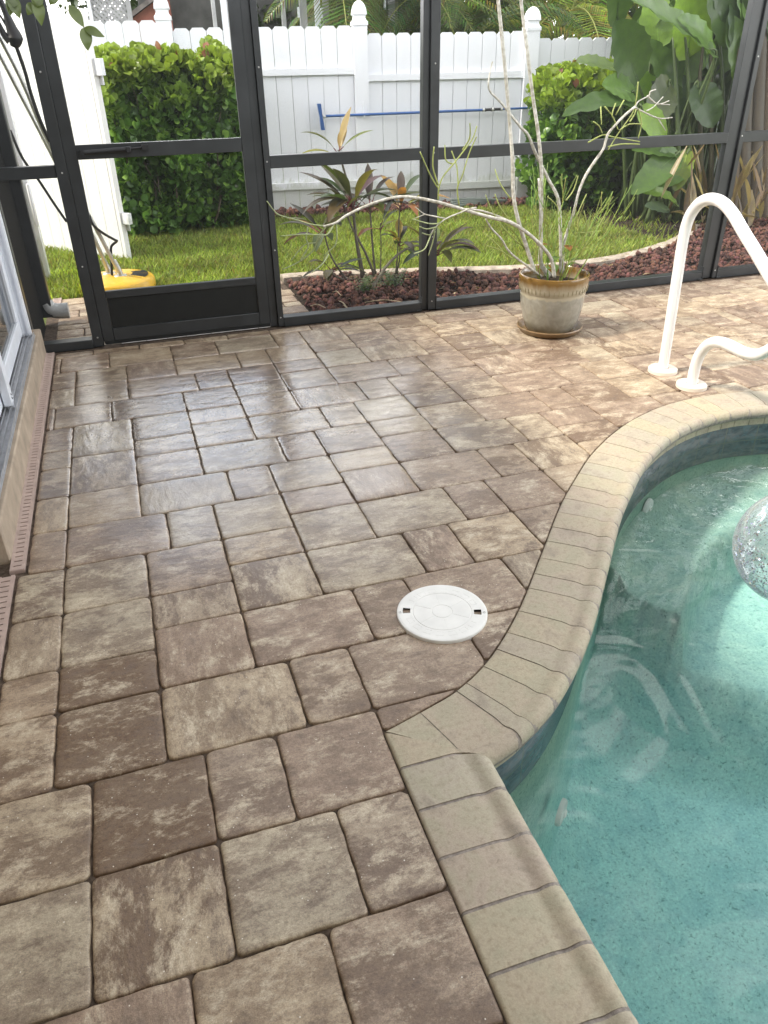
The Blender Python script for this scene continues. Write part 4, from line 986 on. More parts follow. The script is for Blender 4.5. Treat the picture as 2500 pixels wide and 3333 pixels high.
n = 14000; X = rng.uniform(1.03, 5.9, n); Y = rng.uniform(4.345, 6.2, n); lim = edge_y(np.minimum(X, 4.9))-.055+np.maximum(X-4.9, 0)*.6; k = Y < lim
X, Y = X[k], Y[k]; P = np.stack([X, Y, -.045+rng.uniform(0, .030, len(X))+.02*np.sin(X*7)*np.sin(Y*9)], 1); rocks('lava_rock_bed', P, rng.uniform(.005, .023, len(X)), 'dark red lava rock filling the bed behind the screen')
n = 1500; s_ = rng.uniform(-.3, 3.2, n); d_ = rng.uniform(.03, .30, n)
P = np.array([fxyz(a_, b_, -.045+rng.uniform(0, .05)) for a_, b_ in zip(s_, d_)]); rocks('lava_rock_strip', P, rng.uniform(.014, .034, n), 'strip of red lava rock at the foot of the white fence')

# ------------------------------------------------------------------ lawn grass
n = 150000; X = rng.uniform(-1.6, 5.6, n); Y = 5.0+3.2*rng.random(n)
ln = np.where(X < 1.0, 5.53, edge_y(np.clip(X, 1.0, 4.9))+.03); fy = FP.y+(X-FP.x)*-.14-.30
bedx = (X > 4.15+np.clip((6.4-Y)*.1, 0, .3)) & (Y > 5.6) & (rng.random(n) < .93)
k = (Y > ln) & (Y < fy) & ~bedx & ~((X < -.62) & (Y < 5.6)); X, Y = X[k], Y[k]
bare = np.array([mnoise.noise(Vector((a_*3, b_*3, 0))) for a_, b_ in zip(X, Y)]); near_edge = (Y-np.interp(X, EX, EY)) < .25
k = (rng.random(len(X)) > np.clip(bare*.9, 0, .5)+.35*((X > 3.2) & near_edge)); X, Y, bare = X[k], Y[k], bare[k]; n = len(X)
az = rng.uniform(0, 2*np.pi, n); L = rng.uniform(.030, .088, n); lean = rng.uniform(.2, .95, n)
dr = np.stack([np.cos(az)*lean, np.sin(az)*lean, np.ones(n)], 1); Mx = frames(dr, np.stack([np.cos(az+1.57), np.sin(az+1.57), np.zeros(n)], 1)+rng.normal(0, .3, (n, 3)))
wd = rng.uniform(.0030, .0062, n); Mx[:, :, 0] *= wd[:, None]; Mx[:, :, 1] *= L[:, None]; Mx[:, :, 2] *= L[:, None]
gt = np.array([(-1, 0, 0), (1, 0, 0), (-.9, .55, .05), (.9, .55, .05), (0, 1, .28)])
cb = np.array([.20, .28, .06]); cy2 = np.array([.34, .37, .10]); cd = np.array([.22, .17, .08]); r1 = rng.random((n, 1)); 
tn = cb*(.40+.95*r1)*(1+.5*np.clip(bare, -.5, .5))[:, None]+(cy2-cb)*(rng.random((n, 1))**2)*1.1; dead = rng.random(n) < .05; tn[dead] = cd
o = scatter('lawn_grass', gt, [np.array([(0, 1, 3, 2)]), np.array([(2, 3, 4)])], Mx, np.stack([X, Y, np.full(n, -.061)], 1), tn, M['grass']); props(o, 'short green lawn grass behind the enclosure', 'grass', kind='stuff')

# ------------------------------------------------------------------ hedges
ob = np.array([(0, 0, 0), (-.42, .45, .10), (0, .45, 0), (.42, .45, .10), (-.40, .82, .10), (0, .85, -.02), (.40, .82, .10), (0, 1.05, -.06)])
obf = [np.array([(0, 1, 2, 2), (0, 2, 3, 3)])[:, :3], np.array([(1, 4, 5, 2), (2, 5, 6, 3)]), np.array([(4, 7, 5), (5, 7, 6)])]
def hedge(name, x0, x1, y0, y1, zt, nleaf, label, lit=(.26, .33, .05), dark=(.048, .095, .024), rough=.19, top_f=None):
    e = empty(name, ((x0+x1)/2, (y0+y1)/2, -.06), label, 'hedge'); cx, cy_, cz = (x0+x1)/2, (y0+y1)/2, zt/2
    # sample on the shell of a lumpy box
    w = np.array([(x1-x0)*zt, (x1-x0)*(y1-y0)*1.5, (y1-y0)*zt, (y1-y0)*zt]); w /= w.sum(); f = rng.choice(4, nleaf, p=w); u, v = rng.random(nleaf), rng.random(nleaf)
    P = np.zeros((nleaf, 3)); Nn = np.zeros((nleaf, 3))
    m = f == 0; P[m] = np.stack([x0+(x1-x0)*u[m], np.full(m.sum(), y0), v[m]*zt], 1); Nn[m] = (0, -1, 0)
    m = f == 1; P[m] = np.stack([x0+(x1-x0)*u[m], y0+(y1-y0)*v[m], np.full(m.sum(), zt)], 1); Nn[m] = (0, 0, 1)
    m = f == 2; P[m] = np.stack([np.full(m.sum(), x0), y0+(y1-y0)*u[m], v[m]*zt], 1); Nn[m] = (-1, 0, 0)
    m = f == 3; P[m] = np.stack([np.full(m.sum(), x1), y0+(y1-y0)*u[m], v[m]*zt], 1); Nn[m] = (1, 0, 0)
    lump = np.array([mnoise.noise(Vector((p[0]*4.5, p[1]*4.5, p[2]*4.5))) for p in P]); inset = rng.exponential(.045, nleaf)
    P += Nn*(lump*rough-inset)[:, None]
    # round the corners, narrow towards the foot
    zf = np.clip(P[:, 2]/zt, 0, 1); P[:, 1] += np.where(P[:, 1] < cy_, 1, -1)*(.10*(1-zf)**2+.10*np.clip(zf-.75, 0, 1)**1.0)
    sd = Nn*.8+rng.normal(0, .55, (nleaf, 3)); sd[:, 2] += .55; nr = Nn*.6+rng.normal(0, .6, (nleaf, 3))+np.array([0, 0, .5])
    Mx = frames(sd, nr); L = rng.uniform(.05, .088, nleaf); Mx *= L[:, None, None]
    h = zf+.25*lump; up_ = np.clip((h-.72)/.25, 0, 1)[:, None]; r_ = rng.random((nleaf, 1))  # sunlight on the hedge top painted into the leaf colour
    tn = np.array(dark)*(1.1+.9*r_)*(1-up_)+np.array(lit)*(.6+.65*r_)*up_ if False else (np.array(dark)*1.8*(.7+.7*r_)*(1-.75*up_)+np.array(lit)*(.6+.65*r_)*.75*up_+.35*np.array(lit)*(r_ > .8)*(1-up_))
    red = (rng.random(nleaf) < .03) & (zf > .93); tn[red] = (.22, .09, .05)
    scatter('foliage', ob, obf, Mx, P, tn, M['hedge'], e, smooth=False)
    # deep leaves and twigs inside
    ni = nleaf//2; Pi = np.stack([rng.uniform(x0+.1, x1-.1, ni), rng.uniform(y0+.12, y1-.05, ni), rng.uniform(.02, zt-.08, ni)], 1)
    Mx = frames(rng.normal(0, 1, (ni, 3)), rng.normal(0, 1, (ni, 3)))*rng.uniform(.05, .08, ni)[:, None, None]
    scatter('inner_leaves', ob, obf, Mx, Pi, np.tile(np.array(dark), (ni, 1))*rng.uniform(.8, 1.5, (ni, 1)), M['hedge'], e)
    mb = MB(); pr3 = random.Random(5)
    for k in range(24):
        bx, by = pr3.uniform(x0+.12, x1-.12), pr3.uniform(y0+.15, y1-.1); p = Vector((bx, by, -.06)); pts = [p]
        for j in range(6): p = p+Vector((pr3.uniform(-.09, .09), pr3.uniform(-.11, .07), zt/6.5)); pts.append(Vector((min(max(p.x, x0+.04), x1-.04), max(p.y, y0+.03), p.z)))
        mb.tube(pts, [.012, .010, .008, .006, .005, .004, .003], 5, (.07, .055, .04), sub=2)
    mb.build('twigs', M['stem'], e)
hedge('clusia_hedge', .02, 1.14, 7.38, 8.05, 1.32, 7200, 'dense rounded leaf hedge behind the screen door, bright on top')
hedge('clusia_hedge', 4.02, 5.35, 7.05, 7.60, 1.10, 6600, 'round leaved hedge beside the banana leaves at right', lit=(.29, .38, .045), rough=.24)

# ------------------------------------------------------------------ cordyline (ti) plants
LP = [(0, .12), (.12, .34), (.28, .8), (.48, 1.0), (.68, .86), (.85, .5), (1, .03)]
def lance(mb, base, d, L, W, droop, tint, fold=.35, upv=None):
    d = Vector(d).normalized(); pts = []; wid = []; p = Vector(base); cur = d.copy()
    n = 12
    for i_ in range(n+1):
        t = i_/n; pts.append(p.copy()); w_ = np.interp(t, [a for a, b in LP], [b for a, b in LP])*W; wid.append(float(w_)); cur = (cur+Vector((0, 0, -droop/n))).normalized(); p = p+cur*(L/n)
    side = d.cross(Vector((0, 0, 1)));  side = side if side.length > .1 else Vector((1, 0, 0)); nrm = side.cross(d).normalized()
    if upv: nrm = (nrm+Vector(upv)).normalized()
    mb.strip(pts, wid, nrm, fold, tint)
tr_ = random.Random(11)
TCOL = [(.05, .066, .032), (.075, .08, .035), (.055, .055, .040), (.10, .10, .035), (.065, .042, .040)]
BR = [(.26, .20, .05), (.30, .16, .07), (.22, .22, .06)]
def rosette(mb, top, nleaf, L, W, spread=1.0, bright=0.0, az0=None):
    for k in range(nleaf):
        az_ = tr_.uniform(0, 6.283) if az0 is None else az0+tr_.uniform(-1.2, 1.2); el = tr_.uniform(.15, 1.35)*spread
        c = tr_.choice(BR) if tr_.random() < bright else tr_.choice(TCOL); dv = (math.cos(az_)*math.cos(el), math.sin(az_)*math.cos(el), math.sin(el))
        # petiole then blade
        b0 = Vector(top)-Vector((0, 0, tr_.uniform(0, .05))); b1 = b0+Vector(dv)*L*.22
        mb.tube([b0, b1], [.0035, .0028], 5, (.16, .03, .05), smooth=False)
        lance(mb, b1, dv, L*tr_.uniform(.75, 1.15), W*tr_.uniform(.8, 1.2), tr_.uniform(.25, 1.3), tuple(x*tr_.uniform(.8, 1.25) for x in c))
def ti_plant(label, base, stems, group='dark leaved ti plants in the lava rock bed'):
    e = empty('ti_plant', base, label, 'ti plant', group); st = MB(); lf = MB()
    for (pts, r, nl, L, W, spread, bright) in stems:
        st.tube([base_pt(p) for p in pts], [r*(1-.45*i_/(len(pts)-1)) for i_ in range(len(pts))], 7, (.10, .085, .07), sub=4); rosette(lf, base_pt(pts[-1]), nl, L, W, spread, bright)
    st.build('stem', M['stem'], e, smooth=True); lf.build('foliage', M['leaf'], e, smooth=True); return e
YP = [4.85]
def base_pt(p):
    if len(p) == 3 and isinstance(p[0], str): q = ony(p[0], p[1], p[2], YP[0]); return q
    if len(p) == 4: return ony(p[0], p[1], p[2], p[3])
    return Vector(p)
def bp(x, y, d): return onz('R', x, y, -.05)
YP[0] = 4.86
ti_plant('tallest dark leaved ti plant in the bed left of the centre post', (1.45, 4.86, -.05), [
    ([('R', 780, 720), ('R', 740, 470), ('R', 715, 250), ('R', 705, 130), ('B', 555, 900)], .011, 7, .20, .028, 1.1, .55),
    ([('R', 790, 700), ('R', 745, 480), ('R', 720, 300), ('R', 706, 140)], .011, 16, .31, .036, .85, .08),
    ([('R', 870, 690), ('R', 800, 520), ('R', 700, 330), ('R', 640, 160)], .009, 5, .16, .024, .9, .1)])
YP[0] = 4.95
ti_plant('middle ti plant with reddish leaf stalks behind the arching branch', (1.60, 4.95, -.05), [
    ([('R', 880, 690), ('R', 860, 480), ('R', 845, 260), ('R', 840, 170)], .008, 11, .27, .032, .85, .25)])
YP[0] = 4.80
ti_plant('low ti plant at the left end of the lava rock bed', (1.38, 4.80, -.05), [
    ([('R', 660, 735), ('R', 590, 640), ('R', 530, 530), ('R', 480, 350)], .008, 12, .24, .035, .7, .05),
    ([('R', 640, 735), ('R', 560, 700), ('R', 545, 650)], .008, 8, .18, .026, .6, .15)])
YP[0] = 4.92
ti_plant('slim ti plant with yellow tinged leaves beside the centre post', (1.82, 4.92, -.05), [
    ([('R', 1040, 690), ('R', 1055, 500), ('R', 1065, 250), ('R', 1078, 150)], .006, 12, .25, .032, .9, .75),
    ([('R', 1045, 690), ('R', 1070, 560), ('R', 1068, 440)], .006, 9, .17, .024, .7, .15),
    ([('R', 920, 680), ('R', 925, 500), ('R', 920, 300)], .005, 4, .18, .022, .8, .2)])
YP[0] = 4.98
ti_plant('ti plant with broad drooping leaves right of the centre post', (2.10, 4.98, -.05), [
    ([('R', 1345, 720), ('R', 1348, 600), ('R', 1352, 500)], .009, 13, .28, .038, .7, .12)])
# a fallen curved stem rooted in the bed
mb = MB(); mb.tube([ony('R', 860, 800, 4.75), ony('R', 960, 640, 4.78), ony('R', 1070, 530, 4.8), ony('R', 1180, 475, 4.82), ony('R', 1235, 480, 4.82)], [.010, .009, .008, .007, .006], 7, (.13, .12, .09)); o = mb.build('fallen_stem', M['stem'], smooth=True); props(o, 'bare curved grey stem leaning toward the centre post', 'stem')
# ferny weeds at the foot
def weed(label, c, n, h, seed):
    r3 = random.Random(seed); mb = MB()
    for k in range(n):
        a_ = r3.uniform(0, 6.283); l_ = h*r3.uniform(.5, 1.1); p = Vector(c)+Vector((r3.uniform(-.05, .05), r3.uniform(-.05, .05), 0)); d_ = Vector((math.cos(a_)*.6, math.sin(a_)*.6, 1)).normalized()
        for j in range(7):
            t = j/6; q = p+d_*l_*t
            for sgn in (-1, 1): lance(mb, q, (math.cos(a_+sgn*1.3), math.sin(a_+sgn*1.3), .4), l_*.32*(1-t*.6), .006, .4, (.07*r3.uniform(.7, 1.5), .13*r3.uniform(.7, 1.4), .03), .1)
        mb.tube([p, p+d_*l_], [.0015, .001], 4, (.08, .12, .04), smooth=False)
    o = mb.build('fern_weed', M['leaf'], smooth=True); props(o, label, 'weed', 'green ferny weeds at the foot of the ti plants')
weed('dark fern tuft under the tallest ti plant', onz('R', 800, 830, -.04), 26, .13, 1); weed('bright green fern tuft just left of the centre post', onz('R', 1010, 800, -.04), 26, .15, 2)
# dry leaves and sticks in the rocks
sd_ = random.Random(9)
sticks = [((600, 900), (680, 970)), ((380, 940), (500, 955)), ((800, 910), (1130, 915)), ((560, 830), (620, 860))]
for k, (a_, b_) in enumerate(sticks):
    p, q = onz('R', a_[0], a_[1], -.012), onz('R', b_[0], b_[1], -.012); m_ = (p+q)/2+Vector((0, .02, .012)); mb = MB(); mb.tube([p, m_, q], [.003, .0035, .002], 6, (.34, .28, .20)); o = mb.build('dry_stick', M['stem'], smooth=True)
    props(o, ['short pale stick lying on the lava rock near the sill at left', 'thin brown stick at the lower left of the lava rock', 'long pale twig lying along the lava rock below the fern', 'small dry twig under the orange hanging leaf'][k], 'stick', 'dry sticks on the lava rock')

# ------------------------------------------------------------------ pot, saucer, pencil cactus
PC = Vector((2.135, 3.635, 0))
mb = MB(); mb.lathe([(0, .004), (.135, .004), (.150, .010), (.170, .034), (.176, .036), (.178, .030), (.160, .004), (.148, .0), (0, .0)], PC, 64)
o = mb.build('plant_saucer', M['terracotta'], smooth='auto'); props(o, 'round brown glazed saucer under the potted cactus', 'saucer')
pe = empty('plant_pot', PC, 'large grey and brown glazed pot with a vertical drip band', 'pot')
mb = MB(); mb.lathe([(0, .012), (.120, .012), (.131, .02), (.150, .07), (.164, .13), (.171, .18), (.1725, .216), (.1725, .222), (.176, .226), (.1815, .25), (.1845, .29), (.186, .300), (.183, .311), (.176, .313), (.171, .306), (.166, .28), (.163, .25), (.160, .25)], PC*0, 72)
vs_ = len(mb.v)
o = mb.build('body', M['pot'], None, smooth='auto'); o.location = PC; o.parent = pe; o.matrix_parent_inverse = Matrix.Translation(-PC); o.data.set_sharp_from_angle(angle=R_(50))
mb = MB()
for k in range(46):
    a_ = 2*math.pi*k/46; r_ = .1795; z0 = .231; z1 = z0+prs.uniform(.018, .034); c_, s_ = math.cos(a_), math.sin(a_)
    p = PC+Vector((c_*r_, s_*r_, 0)); q = PC+Vector((c_*(r_+.0035), s_*(r_+.0035), 0)); mb.tube([Vector((p.x, p.y, z0)), Vector((q.x, q.y, z1))], .0016, 5, (.20, .17, .10), smooth=False)
mb.build('drip_ridge', M['stem'], pe)
mb = MB(); vs = []; 
mb.lathe([(0, .272), (.08, .270), (.14, .262), (.1635, .255)], PC, 40); so_ = mb.build('potting_soil', M['soil'], pe, smooth=True)
# cactus
ce = empty('pencil_cactus', PC+Vector((0, 0, .27)), 'leggy pencil cactus with long white stems growing from the glazed pot', 'cactus')
wood = MB(); green = MB(); GY0 = 3.62; cr_ = random.Random(4)
WH = (.50, .50, .46); GR = (.15, .21, .05)
def W(seq, r0, r1, y0=GY0, y1=None, tint=WH, mb=wood, n=8):
    y1 = y0 if y1 is None else y1; m_ = len(seq); pts = [ony(k_, x_, z_, y0+(y1-y0)*i_/(m_-1)) for i_, (k_, x_, z_) in enumerate(seq)]
    for p in pts[1:-1]: p += Vector((cr_.uniform(-.002, .002), cr_.uniform(-.01, .01), 0))
    mb.tube(pts, [(r0+(r1-r0)*i_/(m_-1))*(.86 if r0 > .004 else 1)*cr_.uniform(.93, 1.07) for i_ in range(m_)], n, tint, sub=5)
    # bud knots along the stem
    if r0 > .007:
        for p, q in zip(pts[:-1], pts[1:]):
            for t in (.2, .55, .85):
                c_ = p.lerp(q, t); a_ = cr_.uniform(0, 6.28); d_ = Vector((math.cos(a_), math.sin(a_), .2)); mb.tube([c_, c_+d_*(r0*1.15)], [.0035, .0018], 5, tuple(x*.8 for x in tint), smooth=False)
    return pts
trunks = [
 ([('C', 35, -60), ('C', 40, 40), ('C', 62, 250), ('C', 90, 500), ('C', 112, 760), ('C', 122, 960), ('C', 130, 1180), ('C', 160, 1330), ('C', 205, 1450), ('C', 262, 1640)], .0085, .0125, GY0, 3.60),
 ([('C', 172, -60), ('C', 190, 60), ('C', 212, 280), ('C', 248, 560), ('C', 282, 820), ('C', 298, 1060), ('C', 302, 1300), ('C', 292, 1500), ('C', 300, 1580), ('C', 345, 1660)], .0085, .0135, GY0, 3.62),
 ([('C', 282, 1070), ('C', 290, 1250), ('C', 292, 1420)], .006, .008, 3.58, 3.60),
 ([('B', 1480, 370), ('B', 1462, 440), ('B', 1450, 500), ('B', 1470, 550), ('B', 1540, 620), ('B', 1640, 755), ('C', 215, 810), ('C', 262, 920), ('C', 345, 1080), ('C', 395, 1200), ('C', 412, 1400), ('C', 415, 1640)], .003, .0095, 3.66, 3.64),
 ([('C', 862, 640), ('C', 800, 690), ('C', 745, 745), ('C', 700, 810), ('C', 668, 890), ('C', 625, 965), ('C', 570, 1050), ('C', 525, 1150), ('C', 490, 1270), ('C', 462, 1380), ('C', 435, 1500), ('C', 430, 1640)], .0065, .0095, 3.60, 3.64),
 ([('R', 480, 325), ('R', 570, 295), ('R', 660, 245), ('R', 790, 180), ('R', 920, 130), ('R', 1050, 100), ('R', 1180, 103), ('R', 1330, 130), ('R', 1480, 170), ('R', 1659, 225), ('Q', 640, 290), ('Q', 760, 320), ('Q', 870, 390), ('Q', 950, 470), ('Q', 1010, 550), ('Q', 1022, 650)], .0055, .0115, 3.50, 3.55),
 ([('Q', 490, 240), ('Q', 600, 255), ('Q', 740, 310), ('Q', 860, 380), ('Q', 935, 470), ('Q', 945, 570), ('Q', 1010, 640)], .0055, .0085, 3.66, 3.66),
 ([('Q', 610, 300), ('Q', 650, 360), ('Q', 700, 420), ('Q', 740, 480), ('Q', 790, 530), ('Q', 870, 590), ('Q', 945, 645)], .0045, .007, 3.55, 3.60),
 ([('C', 100, 1170), ('Q', 880, 480), ('Q', 915, 560), ('Q', 930, 640)], .009, .012, 3.68, 3.68)]
del trunks[8]
for t in trunks: W(*t)
W([('R', 1659, 180), ('R', 1600, 190), ('R', 1540, 215), ('R', 1420, 265), ('R', 1350, 330), ('R', 1310, 380)], .0045, .003, 3.52, 3.50)
W([('R', 1420, 265), ('R', 1340, 245), ('R', 1265, 230), ('R', 1190, 175)], .0035, .002, 3.52, 3.50)
W([('R', 1265, 230), ('R', 1180, 265)], .0025, .0015, 3.5, 3.5)
W([('C', 862, 650), ('C', 880, 610), ('C', 935, 575), ('C', 950, 550), ('C', 985, 537)], .0045, .003)
W([('C', 935, 575), ('C', 1000, 625), ('C', 1065, 605)], .004, .0025); W([('C', 1000, 625), ('C', 1070, 628)], .003, .002)
W([('C', 862, 645), ('C', 930, 680), ('C', 1000, 710), ('C', 1085, 705)], .004, .0025); W([('C', 1000, 710), ('C', 1045, 785)], .003, .002); W([('C', 930, 665), ('C', 970, 640), ('C', 1030, 580)], .003, .002)
# green pencils: fork at random
def fork(mb, p, d, L, r, depth, tint, up=.25, spread=.55):
    n_ = 3; pts = [p]; cur = Vector(d)
    for i_ in range(n_): cur = (cur+Vector((cr_.uniform(-.12, .12), cr_.uniform(-.12, .12), cr_.uniform(-.04, .12)))).normalized(); pts.append(pts[-1]+cur*(L/n_))
    mb.tube(pts, [r, r*.95, r*.9, r*.8], 6, tuple(x*cr_.uniform(.8, 1.2) for x in tint), sub=2)
    if depth > 0:
        for k in range(cr_.choice([2, 2, 3])):
            nd = (cur+Vector((cr_.uniform(-spread, spread), cr_.uniform(-spread, spread)*.7, cr_.uniform(-.2, .45)+up*.3))).normalized(); fork(mb, pts[-1], nd, L*cr_.uniform(.55, .95), r*.82, depth-1, tint, up, spread)
for k in range(22):
    a_ = cr_.uniform(0, 6.283); rr2 = cr_.uniform(.01, .12); p = PC+Vector((math.cos(a_)*rr2, math.sin(a_)*rr2, .265)); d_ = Vector((math.cos(a_)*.45+cr_.uniform(-.2, .3), math.sin(a_)*.3, 1)).normalized()
    fork(green, p, d_, cr_.uniform(.12, .24), .0027, 2, (.19, .26, .06), .3, .55)
GL = [
 [('C', 880, 490), ('C', 865, 600), ('C', 850, 680), ('C', 790, 760), ('C', 745, 830), ('C', 700, 900)], [('C', 745, 620), ('C', 722, 685), ('C', 740, 720), ('C', 760, 780)], [('C', 680, 640), ('C', 722, 690)], [('C', 795, 600), ('C', 745, 690)],
 [('C', 655, 640), ('C', 660, 750)], [('C', 580, 855), ('C', 665, 810), ('C', 720, 820), ('C', 800, 835), ('C', 890, 850)], [('C', 700, 880), ('C', 790, 865), ('C', 890, 865)], [('C', 770, 780), ('C', 830, 745), ('C', 905, 745)], [('C', 880, 650), ('C', 900, 740), ('C', 880, 830)],
 [('C', 610, 730), ('C', 640, 755), ('C', 665, 800)], [('C', 830, 730), ('C', 850, 690), ('C', 870, 650)],
 [('B', 1155, 1200), ('B', 1155, 1130), ('B', 1180, 1060), ('B', 1245, 985), ('B', 1310, 900), ('B', 1360, 830), ('B', 1387, 755)], [('B', 1155, 1130), ('B', 1110, 1050), ('B', 1045, 910)], [('B', 1155, 1110), ('B', 1125, 1000), ('B', 1130, 880)], [('B', 1245, 985), ('B', 1200, 960), ('B', 1195, 870)], [('B', 1300, 900), ('B', 1345, 830), ('B', 1345, 740)], [('B', 1280, 1230), ('B', 1272, 1130), ('B', 1300, 1050), ('B', 1340, 920), ('B', 1385, 820)], [('B', 1275, 1120), ('B', 1265, 1000), ('B', 1235, 905)],
 [('R', 480, 320), ('R', 380, 310), ('R', 280, 275), ('R', 150, 240), ('R', 100, 200), ('R', 45, 130)], [('R', 470, 380), ('R', 430, 450), ('R', 340, 470), ('R', 230, 590)], [('R', 560, 310), ('R', 520, 370), ('R', 480, 390), ('R', 330, 385), ('R', 150, 400)], [('R', 580, 300), ('R', 575, 450), ('R', 500, 540), ('R', 480, 590)],
 [('R', 500, 330), ('R', 440, 400), ('R', 400, 510), ('R', 290, 600), ('R', 160, 660)], [('R', 520, 540), ('R', 470, 610), ('R', 390, 680)], [('R', 360, 330), ('R', 350, 420), ('R', 360, 480), ('R', 300, 590)],
 [('R', 1310, 380), ('R', 1290, 440), ('R', 1250, 500), ('R', 1180, 535)], [('R', 1350, 330), ('R', 1310, 390), ('R', 1240, 375)], [('R', 1340, 360), ('R', 1320, 450), ('R', 1290, 550)], [('R', 1380, 300), ('R', 1290, 300), ('R', 1170, 268)], [('R', 1350, 330), ('R', 1280, 345), ('R', 1220, 325)],
 [('Q', 610, 155), ('Q', 640, 230), ('Q', 700, 330), ('Q', 790, 430), ('Q', 850, 470)], [('Q', 665, 150), ('Q', 700, 240), ('Q', 780, 340)], [('Q', 665, 0), ('Q', 700, 90), ('Q', 760, 180)], [('Q', 1345, 235), ('Q', 1290, 350), ('Q', 1220, 440), ('Q', 1170, 520), ('Q', 1120, 560)], [('Q', 1200, 250), ('Q', 1210, 370), ('Q', 1170, 480)], [('Q', 1300, 370), ('Q', 1230, 380), ('Q', 1140, 385)], [('Q', 1215, 150), ('Q', 1160, 260), ('Q', 1110, 380)], [('Q', 980, 165), ('Q', 1040, 230), ('Q', 1060, 330)], [('Q', 1165, 40), ('Q', 1140, 130), ('Q', 1090, 190)], [('Q', 620, 460), ('Q', 700, 490), ('Q', 770, 540)], [('Q', 610, 390), ('Q', 700, 480), ('Q', 730, 540)]]
for s_ in GL:
    y0 = 3.50 if s_[0][0] in 'BR' else 3.62; W(s_[::-1] if s_[0][0] == 'Q' else s_, .0036, .0026, y0, y0+cr_.uniform(-.06, .06), (.26, .30, .10) if s_[0][0] != 'R' else (.26, .30, .17), green, 6)
wood.build('woody_stems', M['bark'], ce, smooth=True); green.build('green_pencils', M['stem'], ce, smooth=True)
mb = MB()
for k in range(9):
    a_ = cr_.uniform(0, 6.28); lance(mb, PC+Vector((.03+.05*math.cos(a_), .05*math.sin(a_), .30+.02*k)), (math.cos(a_), math.sin(a_), cr_.uniform(.1, .8)), .09, .022, .8, (.10, .17, .03) if k < 6 else (.20, .09, .03), .2)
o = mb.build('small_weed', M['leaf'], smooth=True); props(o, 'small broad leaved weed growing among the cactus stems in the pot', 'weed')

# ------------------------------------------------------------------ giant bird of paradise
def big_leaf(mb, st, base, tip, W_, nrm, bend=.12, tint=(.06, .11, .03), stalk=None, fold=.22, shape='oval'):
    base = Vector(base); tip = Vector(tip); n = 16; L = (tip-base).length; nrm = Vector(nrm).normalized(); pts = []; wid = []
    for i_ in range(n+1):
        t = i_/n; p = base.lerp(tip, t)+nrm*bend*L*math.sin(math.pi*t); pts.append(p)
        w_ = (math.sin(math.pi*t**.88)**.52)*(1-.12*t) if 0 < t < 1 else .04; wid.append(W_*w_)
    S = len(pts); vs = []; fs = []; acr = 7
    for i_, p in enumerate(pts):
        T = (pts[min(i_+1, S-1)]-pts[max(i_-1, 0)]).normalized(); sd = T.cross(nrm).normalized(); U = sd.cross(T).normalized()
        for j in range(acr):
            u = (j-(acr-1)/2)/((acr-1)/2); wv = wid[i_]*(1+.05*math.sin(i_*2.1+j)); vs.append(p+sd*u*wv+U*(abs(u)**1.3*wv*fold+.012*math.sin(i_*1.9)*abs(u)*L))
    for i_ in range(S-1):
        for j in range(acr-1): a_ = i_*acr+j; fs.append((a_, a_+1, a_+acr+1, a_+acr))
    mb.add(vs, fs, tint)
    mb.tube([p-nrm*.004 for p in pts[:-1]], [max(.0022, .007*(1-i_/n)) for i_ in range(n)], 5, tuple(x*1.9 for x in tint), smooth=False)
    if stalk is not None:
        s0 = Vector(stalk); m_ = s0.lerp(base, .6)+Vector((0, 0, .05)); st.tube([s0, s0.lerp(m_, .5), m_, base, pts[2]], [.022, .018, .013, .010, .007], 8, (.06, .09, .03), sub=4)
G1 = (.075, .135, .034); G2 = (.10, .18, .04); G3 = (.042, .078, .026); GB = (.16, .26, .05)
def XY(k_, x_, y_, Y): return ony(k_, x_, y_, Y)
b1 = empty('bird_of_paradise', (4.75, 6.4, -.06), 'large banana like bird of paradise with broad leaves left of the right post', 'plant', 'giant bird of paradise clumps'); lf = MB(); st = MB(); r0 = Vector((4.75, 6.35, -.06))
